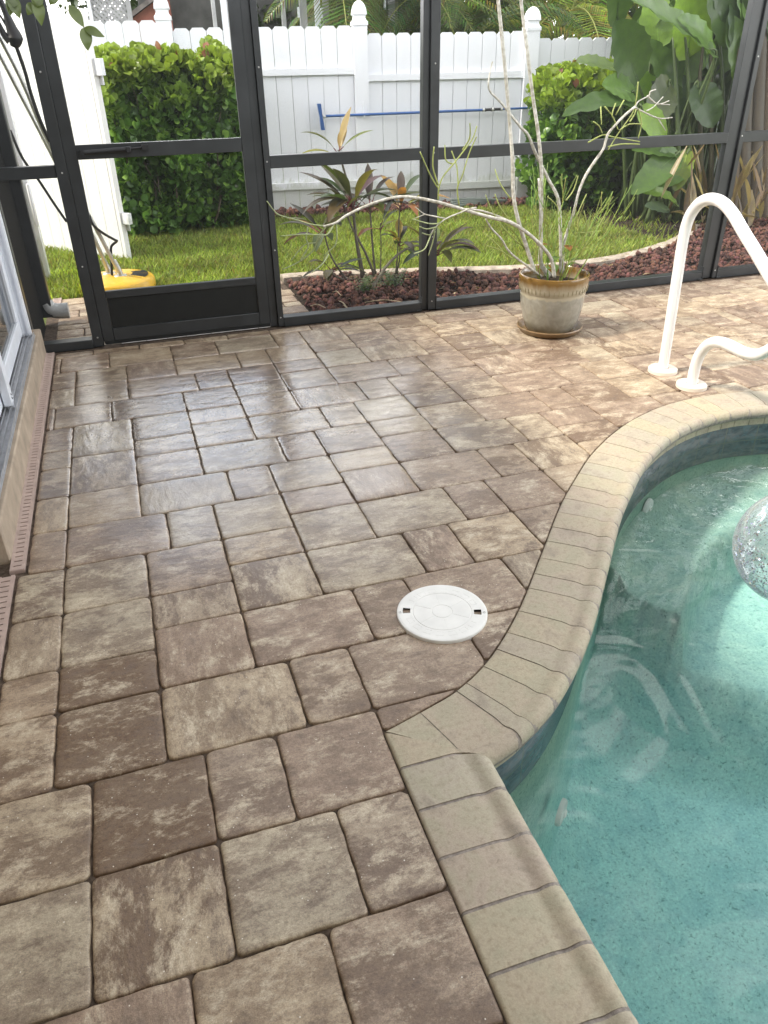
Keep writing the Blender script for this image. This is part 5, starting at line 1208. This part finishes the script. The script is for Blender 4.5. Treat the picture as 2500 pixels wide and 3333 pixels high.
LV = [  # base, tip (zoom X, plane), half width, normal, tint
 ((780, 560, 6.3), (620, 150, 6.2), .225, (.15, -1, .1), G3), ((1110, 400, 6.5), (1095, -260, 6.4), .23, (.1, -1, -.1), GB), ((920, 330, 6.6), (890, -40, 6.7), .17, (-.4, -1, 0), GB),
 ((1310, 385, 6.1), (740, -10, 5.9), .17, (.5, -.65, .75), G1), ((1300, 390, 6.2), (1050, 120, 6.0), .13, (.3, -.8, .5), G2), ((650, 470, 6.5), (365, 415, 6.4), .11, (-.1, -.55, .85), (.13, .19, .07)),
 ((760, 640, 6.2), (540, 570, 6.1), .125, (-.2, -.85, .6), G2), ((850, 760, 6.2), (270, 780, 6.0), .125, (0, -.5, .9), (.055, .10, .03)), ((1000, 560, 6.3), (830, 800, 6.1), .17, (.1, -1, .25), (.06, .08, .025)),
 ((960, 470, 6.7), (1010, 800, 6.5), .2, (-.1, -1, .1), G3), ((790, 720, 6.0), (960, 960, 5.9), .11, (-.3, -.8, .5), GB), ((1060, 1030, 6.0), (735, 1310, 5.8), .13, (-.35, -.8, .4), G1),
 ((1100, 1150, 6.0), (840, 1270, 5.9), .10, (0, -.7, .7), G2), ((1060, 1040, 6.0), (740, 1010, 5.9), .10, (0, -.6, .8), G1), ((1050, 1390, 5.9), (810, 1300, 5.8), .075, (0, -.6, .8), GB), ((990, 1420, 5.85), (825, 1390, 5.8), .06, (.2, -.7, .7), (.10, .14, .10)),
 ((1170, 560, 6.3), (1290, 860, 6.2), .15, (-.2, -1, .1), G3), ((1040, 560, 6.9), (1180, 130, 6.9), .2, (0, -1, 0), G3), ((1230, 450, 7.0), (1340, 60, 7.0), .22, (0, -1, .1), G3), ((1120, 1010, 6.1), (1030, 1290, 5.9), .09, (-.5, -.8, .2), (.14, .19, .035)), ((1350, 640, 6.6), (1420, 300, 6.7), .2, (0, -1, 0), G3), ((560, 260, 7.0), (860, 330, 6.9), .0001, (0, -1, 0), G3)]
for (b_, t_, W_, n_, c_) in LV[:-1]:
    big_leaf(lf, st, XY('X', *b_), XY('X', *t_), W_*.98, n_, tr_.uniform(.02, .12), c_, r0+Vector((tr_.uniform(-.15, .35), tr_.uniform(-.1, .3), 0)))
for k in range(34):
    bx, by = tr_.uniform(4.75, 5.9), tr_.uniform(6.55, 6.95); z0 = tr_.uniform(.25, 1.7); a_ = tr_.uniform(0, 6.28); bs = Vector((bx, by, z0)); tp = bs+Vector((math.cos(a_)*.4, math.sin(a_)*.15, tr_.uniform(.2, .75)))
    big_leaf(lf, st, bs, tp, tr_.uniform(.12, .19), (tr_.uniform(-.6, .6), -1, tr_.uniform(-.2, .6)), .07, tr_.choice([G3, G1, G3, G2]), (bx, by+.05, -.06))
# thick leaf stalks at the foot
for k in range(5):
    x_ = 1060+k*70+tr_.uniform(-10, 10); st.tube([XY('X', x_-20, 1500, 6.3), XY('X', x_, 1100, 6.3), XY('X', x_+tr_.uniform(-20, 30), 600, 6.35), XY('X', x_+tr_.uniform(-40, 60), 250, 6.4)], [.030, .024, .017, .010], 8, tr_.choice([(.06, .09, .03), (.07, .065, .035), (.05, .075, .028)]), sub=4)
lf.build('foliage', M['leaf'], b1, smooth=True); st.build('leaf_stalks', M['stem'], b1, smooth=True)
b2 = empty('bird_of_paradise', (5.6, 6.3, -.06), 'bird of paradise clump with brown trunks and dry leaves right of the right post', 'plant', 'giant bird of paradise clumps'); lf = MB(); st = MB()
for (x_, w_) in ((1500, .07), (1570, .085), (1640, .08), (1700, .07), (1440, .05), (1780, .08)):
    st.tube([XY('X', x_-25, 1560, 6.0), XY('X', x_-10, 1200, 6.05), XY('X', x_+10, 700, 6.15), XY('X', x_+40, 250, 6.2), XY('X', x_+60, -100, 6.3)], [w_, w_*.9, w_*.8, w_*.6, w_*.4], 9, tr_.choice([(.07, .05, .034), (.05, .04, .028), (.09, .065, .043)]), sub=4)
for k in range(16):
    x_ = tr_.uniform(1440, 1850); y_ = tr_.uniform(-100, 500); big_leaf(lf, st, XY('X', x_, y_+200, 6.3), XY('X', x_+tr_.uniform(-250, 250), y_-tr_.uniform(100, 500), 6.2), tr_.uniform(.12, .2), (tr_.uniform(-.5, .5), -1, tr_.uniform(-.2, .6)), .08, tr_.choice([G1, G2, G3, G3]), Vector((5.6, 6.3, .8)))
lf.build('foliage', M['leaf'], b2, smooth=True); st.build('trunks', M['stem'], b2, smooth=True)
dr = MB()
for k in range(75):
    x_ = tr_.uniform(1080, 1800); y_ = tr_.uniform(950, 1560); p = XY('X', x_, y_, 5.75+tr_.uniform(-.1, .35)); a_ = tr_.uniform(0, 6.28)
    c_ = tr_.choice([(.26, .20, .13), (.17, .12, .08), (.32, .26, .18), (.11, .08, .055)]); lance(dr, p, (math.cos(a_)*.5, math.sin(a_)*.5, -1 if y_ < 1400 else .2), tr_.uniform(.15, .45), tr_.uniform(.008, .035), tr_.uniform(-.6, .8), c_, .8)
dr.build('dry_leaves', M['leaf'], b2, smooth=True)
b3 = empty('bird_of_paradise', (6.4, 6.9, -.06), 'dark bird of paradise clump deep in shade behind the others', 'plant', 'giant bird of paradise clumps'); lf = MB(); st = MB()
for k in range(80):
    bx, by = tr_.uniform(4.7, 7.6), tr_.uniform(6.8, 7.7); z0 = tr_.uniform(.3, 1.6); a_ = tr_.uniform(0, 6.28); bs = Vector((bx, by, z0)); tp = bs+Vector((math.cos(a_)*.35, math.sin(a_)*.2, tr_.uniform(.35, .8)))
    big_leaf(lf, st, bs, tp, tr_.uniform(.13, .22), (tr_.uniform(-.5, .5), -1, tr_.uniform(-.2, .5)), .06, tr_.choice([G3, G1, G3]), (bx, by+.1, -.06))
lf.build('foliage', M['leaf'], b3, smooth=True); st.build('leaf_stalks', M['stem'], b3, smooth=True)

# ------------------------------------------------------------------ surface cleaner left on the grass
se = empty('surface_cleaner', (-.10, 5.60, -.06), 'yellow round surface cleaner with long steel handles on the lawn by the walk', 'surface cleaner')
SCc = Vector((-.098, 5.63, 0))
mb = MB(); mb.lathe([(0, .068), (.10, .066), (.19, .058), (.232, .044), (.243, .030), (.245, -.035), (.238, -.036), (.236, .02)], SCc, 56); mb.build('housing', M['yellow'], se, smooth='auto')
mb = MB()
q = lambda k_, x_, y_, Y: ony(k_, x_, y_, Y)
def tub(pts, r, n=10): mb.tube(pts, r, n, sub=4)
tub([q('A', 722, 1655, 5.58), q('A', 690, 1590, 5.56), q('A', 560, 1340, 5.5), q('A', 300, 870, 5.42), q('A', 130, 480, 5.36), q('A', 0, 225, 5.32), q('A', -120, 0, 5.30)], .0125)
tub([q('A', 655, 1635, 5.68), q('A', 560, 1420, 5.62), q('A', 300, 905, 5.5), q('A', 120, 560, 5.44), q('A', 0, 330, 5.40), q('A', -120, 100, 5.38)], .0125)
mb.build('handle_tube', M['steel'], se, smooth='auto')
mb = MB()
for (x_, y_, Y) in ((725, 1660, 5.58), (655, 1635, 5.68)):
    p = q('A', x_, y_, Y); mb = MB(); mb.box((p.x-.04, p.y-.03, .060), (p.x+.04, p.y+.03, .070), bev=.002); mb.tube([(p.x, p.y, .066), (p.x-.004, p.y, .10), (p.x-.025, p.y-.005, .17)], [.020, .019, .017], 12); mb.build('clamp', M['steel'], se, smooth='auto')
mb = MB(); mb.tube([q('A', 672, 1650, 5.6), q('A', 668, 1540, 5.6), q('A', 668, 1480, 5.6), q('A', 700, 1448, 5.58), q('A', 690, 1440, 5.55), q('A', 620, 1400, 5.5), q('A', 560, 1350, 5.46), q('A', 535, 1290, 5.45)], .0085, 10, sub=5); mb.tube([q('A', 400, 1330, 5.35), q('A', 320, 1215, 5.33), q('A', 235, 1085, 5.3), q('A', 170, 1000, 5.29), q('A', 120, 920, 5.28), q('A', 60, 780, 5.27)], .008, 8); mb.tube([q('A', 300, 850, 5.3), q('A', 240, 720, 5.28), q('A', 185, 560, 5.26), q('A', 150, 430, 5.24), q('A', 100, 285, 5.22)], .010, 8); mb.build('hose', M['black'], se, smooth='auto')
# trigger gun
mb = MB(); gun = [q('A', 85, 285, 5.22), q('A', 92, 230, 5.22), q('A', 70, 170, 5.22), q('A', 40, 90, 5.22), q('A', 10, 20, 5.22), q('A', -30, -60, 5.22)]; mb.tube(gun, [.018, .040, .028, .018, .016, .015], 12, sub=4); mb.tube([q('A', 60, 245, 5.22), q('A', 20, 200, 5.22), q('A', -20, 120, 5.22)], [.024, .016, .012], 10); mb.tube([q('A', 45, 235, 5.22), q('A', 55, 190, 5.22), q('A', 30, 140, 5.22), q('A', 0, 90, 5.22)], .0055, 8); mb.build('trigger_gun', M['black'], se, smooth='auto')
mb = MB()
for (a0, a1) in ((-.55, -.05), (.0, .5)):
    vs = []
    for t in np.linspace(a0, a1, 7):
        for r in (.10, .205): vs.append((SCc.x+r*math.cos(t), SCc.y+r*math.sin(t)-.0, (.0675 if r < .15 else .0578)))
    mb.add(vs, [(2*i_, 2*i_+1, 2*i_+3, 2*i_+2) for i_ in range(6)])
mb.build('sticker', M['bronze_dark'], se)

# ------------------------------------------------------------------ hanging vine leaves, top left
vb = MB(); ve = empty('vine', ony('A', 420, 40, 3.6), 'drooping vine leaves hanging into the top left corner', 'vine')
for (bx, by, tx_, ty_, w_) in ((415, 30, 505, 165, .020), (505, 165, 628, 222, .016), (505, 165, 528, 305, .022), (215, -20, 250, 155, .022), (60, -30, 120, 110, .022), (75, -40, 60, 95, .02), (200, 20, 165, 90, .016), (100, -20, 40, 40, .02), (330, -40, 300, 30, .018), (240, -30, 200, 40, .02)):
    p, t_ = ony('A', bx, by, 3.6), ony('A', tx_, ty_, 3.58); d_ = t_-p; L = d_.length; n = 9; pts = [p.lerp(t_, i_/n)+Vector((0, -.01, 0))*math.sin(math.pi*i_/n) for i_ in range(n+1)]; vb.strip(pts, [w_*math.sin(math.pi*min(.999, (i_/n)**.8))+.0008 for i_ in range(n+1)], Vector((.25, -1, .2)), .25, (.10, .13, .05))
vb.build('foliage', M['leaf'], ve, smooth=True)
mb = MB(); mb.tube([ony('A', 380, -60, 3.61), ony('A', 410, 20, 3.61), ony('A', 505, 168, 3.61)], .0016, 6, (.10, .11, .05)); mb.tube([ony('A', 380, -60, 3.61), ony('A', 210, -40, 3.61), ony('A', 60, -40, 3.61)], .0016, 6, (.10, .11, .05)); mb.build('stalk', M['stem'], ve)

# ------------------------------------------------------------------ beach ball
BR_ = .180; bz = WZ+BR_*.80; bc = onz('F', 1833, 1262, bz)
be = empty('beach_ball', bc, 'clear inflatable ball full of silver glitter floating on the pool', 'ball')
mb = MB(); bm = bmesh.new(); bmesh.ops.create_uvsphere(bm, u_segments=64, v_segments=32, radius=BR_); bmesh.ops.translate(bm, vec=bc, verts=bm.verts); mb.bm(bm); mb.build('shell', M['ball'], be, smooth=True)
n = 4200; u = rng.normal(size=(n, 3)); u /= np.linalg.norm(u, axis=1, keepdims=True); low_ = (u[:, 2] < .15) | (rng.random(n) < .06); u = u[low_]; n = len(u)
P = np.array(bc)+u*(BR_-.004-rng.uniform(0, .006, (n, 1))); Mx = frames(rng.normal(size=(n, 3)), u+rng.normal(0, .35, (n, 3)))*rng.uniform(.0014, .0030, n)[:, None, None]
cols = np.array([(.5, .5, .53), (.6, .6, .63), (.4, .48, .7), (.6, .4, .28), (.38, .35, .55), (.12, .12, .14)])[rng.integers(0, 6, n)]
scatter('glitter', np.array([(-1, -1, 0), (1, -1, 0), (1, 1, 0), (-1, 1, 0)]), [np.array([(0, 1, 2, 3)])], Mx, P, cols, M['glitter'], be)['kind'] = 'stuff'

# ------------------------------------------------------------------ beyond the fence
nb = empty('neighbour_screen_room', (2, 10.2, -.06), 'grey framed screen room of the neighbour above the fence', 'screen room'); YN = 10.0
M['nscreen'] = simple('dark_screen', (.085, .083, .078), .8, .2, .2, 4)
def npost(x0, x1, mat, z1=2.095, Y=YN):
    a_, b_ = ony('P', x0, 80, Y), ony('P', x1, 80, Y); mb = MB(); mb.box((a_.x, Y-.03, -.06), (b_.x, Y+.02, z1)); mb.build('post', M[mat], nb)
for (a_, b_, m_) in ((695, 706, 'grey_post'), (725, 743, 'white_frame'), (919, 931, 'grey_post'), (978, 1000, 'grey_post'), (1027, 1043, 'white_frame'), (1054, 1071, 'grey_post'), (1261, 1283, 'grey_post'), (296, 306, 'white_frame')): npost(a_, b_, m_)
for (x_, y_) in ((972, 40), (1046, 42), (1134, 32), (1252, 15)):
    p = ony('P', x_, y_, YN-.05); mb = MB(); mb.box((p.x-.012, p.y-.02, p.z-.05), (p.x+.012, p.y+.01, p.z+.05), bev=.003); mb.build('latch', M['white_frame'], nb)
mb = MB(); a_ = ony('P', 500, 50, YN); b_ = ony('P', 1300, 50, YN+1.5); mb.box((a_.x, YN+2.4, -.06), (b_.x+1.2, YN+2.46, 2.25)); mb.box((a_.x-1.0, YN-.03, 2.10), (b_.x+1.2, YN+.03, 2.2)); mb.build('back_wall', M['nscreen'], nb)
# lattice panel
le = empty('lattice_panel', ony('P', 360, 60, 10.6), 'grey garden lattice panel seen left above the fence', 'lattice'); a_, b_ = ony('P', 308, 70, 10.6), ony('P', 412, 30, 10.6)
mb = MB()
for k in range(-14, 16):
    for sg in (1, -1):
        x_ = a_.x+k*.055
        for t in range(1):
            p0 = Vector((x_, 10.6+sg*.006, a_.z-.35)); p1 = p0+Vector((sg*.62, 0, .62))
            # keep inside the frame
            def cl(p, q):
                lo, hi = a_.x, b_.x; d_ = q-p; ts = [0, 1]
                for xx in (lo, hi): ts.append((xx-p.x)/d_.x)
                tA = max(0, min((lo-p.x)/d_.x, (hi-p.x)/d_.x)); tB = min(1, max((lo-p.x)/d_.x, (hi-p.x)/d_.x)); return (p+d_*tA, p+d_*tB) if tB > tA else None
            c_ = cl(p0, p1)
            if c_:
                u_ = Vector((.010, 0, -.010*sg)); mb.add([c_[0]-u_, c_[1]-u_, c_[1]+u_, c_[0]+u_, c_[0]-u_+Vector((0, .006, 0)), c_[1]-u_+Vector((0, .006, 0)), c_[1]+u_+Vector((0, .006, 0)), c_[0]+u_+Vector((0, .006, 0))], [(0, 1, 2, 3), (7, 6, 5, 4), (0, 4, 5, 1), (2, 6, 7, 3)])
mb.build('slats', M['grey_post'], le)
mb = MB(); mb.box((a_.x-.05, 10.57, a_.z+.27), (b_.x+.03, 10.63, a_.z+.33)); mb.box((b_.x, 10.565, -.06), (b_.x+.05, 10.635, a_.z+.9)); mb.box((a_.x-.05, 10.565, -.06), (a_.x, 10.635, a_.z+.9)); mb.build('frame', M['grey_post'], le)
hb_ = empty('red_house', ony('P', 460, 60, 12.2), 'red brick house gable far behind the lattice', 'house'); a_ = ony('P', 412, 60, 12.2); mb = MB()
rw = ony('P', 560, 60, 12.2).x; rt = ony('P', 412, 72, 12.2).z; rt2 = ony('P', 500, -30, 12.2).z
mb.add([(a_.x, 12.2, -.06), (rw, 12.2, -.06), (rw, 12.2, rt2), (a_.x, 12.2, rt), (a_.x, 14.5, -.06), (rw, 14.5, -.06), (rw, 14.5, rt2), (a_.x, 14.5, rt)], [(0, 1, 2, 3), (7, 6, 5, 4), (0, 3, 7, 4), (1, 5, 6, 2)]); mb.build('wall', M['brick_red'], hb_)
mb = MB(); d2 = (rt2-rt)/(rw-a_.x); mb.add([(a_.x-.15, 12.05, rt-.15*d2+.01), (rw, 12.05, rt2+.01), (rw, 14.6, rt2+.01), (a_.x-.15, 14.6, rt-.15*d2+.01), (a_.x-.15, 12.05, rt-.15*d2+.07), (rw, 12.05, rt2+.07), (rw, 14.6, rt2+.07), (a_.x-.15, 14.6, rt-.15*d2+.07)], [(3, 2, 1, 0), (4, 5, 6, 7), (0, 1, 5, 4), (1, 2, 6, 5), (2, 3, 7, 6), (3, 0, 4, 7)]); mb.build('roof', M['roof'], hb_)
# palms
def frond(lfm, stm, p, az_, el, L, col_, seed, nleaf=34):
    r3 = random.Random(seed); d_ = Vector((math.cos(az_)*math.cos(el), math.sin(az_)*math.cos(el), math.sin(el))); pts = [Vector(p)]; n = 10
    for i_ in range(n): d_ = (d_+Vector((0, 0, -.16))).normalized(); pts.append(pts[-1]+d_*(L/n))
    stm.tube(pts, [.012*(1-.8*i_/n) for i_ in range(n+1)], 5, (.20, .22, .06), smooth=False)
    for k in range(nleaf):
        t = .12+.88*k/nleaf; f = t*n; i_ = min(int(f), n-1); q_ = pts[i_].lerp(pts[i_+1], f-i_); T = (pts[i_+1]-pts[i_]).normalized(); S = T.cross(Vector((0, 0, 1))).normalized()
        ll = L*.34*math.sin(math.pi*min(.97, t*.85+.12))
        for sg in (-1, 1):
            dd = (S*sg*.9+T*.6+Vector((0, 0, .12))).normalized(); m_ = q_+dd*ll*.5; e_ = q_+dd*ll*.9+Vector((0, 0, -ll*.28)); w_ = .012; a_ = T*w_
            tn = tuple(c*r3.uniform(.6, 1.3) for c in col_); lfm.add([q_-a_*.4, q_+a_*.4, m_+a_, m_-a_, e_], [(0, 1, 2, 3), (3, 2, 4)], tn)
def palm(label, x, y, h, nfr, L, seed, col_=(.075, .12, .03), trunks=1):
    e = empty('palm_tree', (x, y, -.06), label, 'palm', 'palms behind the fence'); lf = MB(); st = MB(); tk = MB(); r3 = random.Random(seed)
    for t in range(trunks):
        ox_, oy_ = (r3.uniform(-.35, .35), r3.uniform(-.3, .3)) if trunks > 1 else (0, 0); hh = h*r3.uniform(.75, 1.1); tp = Vector((x+ox_*1.7, y+oy_, hh))
        tk.tube([(x+ox_, y+oy_, -.06), (x+ox_*1.2, y+oy_, hh*.5), tp], [.04, .034, .03] if trunks > 1 else [.13, .11, .09], 8, (.20, .19, .13) if trunks > 1 else (.16, .14, .11), sub=4)
        for k in range(nfr): frond(lf, st, tp, r3.uniform(0, 6.283), r3.uniform(-.1, 1.2), L*r3.uniform(.75, 1.15), col_, seed*100+t*20+k)
    tk.build('trunk', M['stem'], e, smooth=True); lf.build('crown', M['leaf'], e); st.build('frond_stalks', M['stem'], e)
palm('clump palm with thin pale trunks right of the centre post', 3.25, 10.1, 2.1, 6, 1.6, 1, (.085, .12, .03), 6)
palm('feathery palm above the middle of the fence', 4.1, 9.9, 1.8, 8, 1.5, 2, (.06, .10, .03), 3)
palm('bright backlit palm behind the bird of paradise', 5.5, 10.2, 1.7, 9, 1.6, 3, (.19, .24, .04), 3)
palm('thick trunked palm behind the thin trunked clump', 4.6, 10.9, 2.6, 10, 1.9, 4)
palm('palm with drooping fronds left of the centre post', 3.75, 10.6, 2.3, 8, 1.2, 5, (.13, .15, .05), 2)
palm('far palm rising behind the bright one', 7.0, 10.8, 2.6, 10, 1.9, 8, (.09, .13, .03), 1)
# dense trees
def tree(label, x, y, rx, ry, z0, z1, nleaf, seed, col_=(.035, .055, .02)):
    e = empty('tree', (x, y, -.06), label, 'tree', 'dense trees beyond the neighbour fence'); r3 = np.random.default_rng(seed); nc = 70
    ctr = r3.normal(0, .45, (nc, 3)); ctr = ctr/np.maximum(1, np.linalg.norm(ctr, axis=1, keepdims=True)); idx = r3.integers(0, nc, nleaf)
    P = ctr[idx]+r3.normal(0, .12, (nleaf, 3)); P = P*np.array([rx, ry, (z1-z0)/2])+np.array([x, y, (z0+z1)/2])
    Mx = frames(r3.normal(size=(nleaf, 3)), r3.normal(size=(nleaf, 3)))*r3.uniform(.07, .16, nleaf)[:, None, None]
    tn = np.array(col_)*r3.uniform(.6, 1.6, (nc, 1))[idx]*r3.uniform(.7, 1.3, (nleaf, 1)); scatter('crown', ob, obf, Mx, P, tn, M['hedge'], e)
    mb = MB(); mb.tube([(x, y, -.06), (x+.1, y, z0+.3), (x, y, z1*.7)], [.16, .12, .05], 9, (.10, .08, .06))
    for k in range(8): a_ = k*.8; mb.tube([(x, y, z0+.2+k*.15), (x+rx*.35*math.cos(a_), y+ry*.35*math.sin(a_), z0+.7+k*.2), (x+rx*.7*math.cos(a_), y+ry*.7*math.sin(a_), z0+1.1+k*.2)], [.06, .04, .015], 6, (.10, .08, .06), sub=3)
    mb.build('trunk', M['stem'], e, smooth=True)
for k, (x, y, rx, lb) in enumerate(((3.6, 13.6, 1.5, 'low dark tree behind the fence just left of the palm clump'), (4.4, 13.0, 2.2, 'dark tree behind the palm trunks'), (7.4, 12.6, 2.4, 'dark tree behind the bright palm'), (8.6, 10.6, 2.8, 'dark tree at the far right behind the banana leaves'), (2.2, 16.5, 2.3, 'low tree farthest back behind the neighbour screen room'))):
    tree(lb, x, y, rx, 1.3, .2, (2.9, 3.1, 6.5, 8.5, 3.4)[k], 9000, 20+k, (.035, .055, .02) if k != 2 else (.07, .10, .025))
lr = random.Random(21); mb = MB()
for k in range(260):
    x_ = lr.uniform(1.05, 5.5); y_ = lr.choice([lr.uniform(4.4, float(edge_y(min(x_, 4.9)))), lr.uniform(5.2, 7.6), lr.uniform(7.75, 7.98)]); 
    if x_ > 4 and y_ > 5.4 and lr.random() < .3: continue
    a_ = lr.uniform(0, 6.28); on_bed = y_ < edge_y(min(x_, 4.9)); lance(mb, (x_, y_, -.012 if on_bed else -.028), (math.cos(a_), math.sin(a_), lr.uniform(-.05, .35)), lr.uniform(.02, .07), lr.uniform(.003, .009), lr.uniform(0, .8), lr.choice([(.33, .26, .16), (.22, .15, .08), (.40, .34, .24), (.14, .10, .06)]), .5)
o = mb.build('leaf_litter', M['leaf'], smooth=True); props(o, 'dry leaf litter over lava rock and lawn', 'leaf litter', kind='stuff')
# small dark hose coil on the rocks by the fence
mb = MB(); c0 = onz('Q', 560, 212, .0)
for k in range(4): mb.tube([c0+Vector((-.28, .02*k, -.02+.022*k)), c0+Vector((-.1, .03+.01*k, .015*k)), c0+Vector((.12, .02, .012*k)), c0+Vector((.34, .0, -.02+.01*k))], .017, 8, (.10, .12, .12), sub=4)
o = mb.build('garden_hose', M['stem'], smooth=True); props(o, 'dark grey green hose lying on the rocks at the foot of the fence', 'hose')
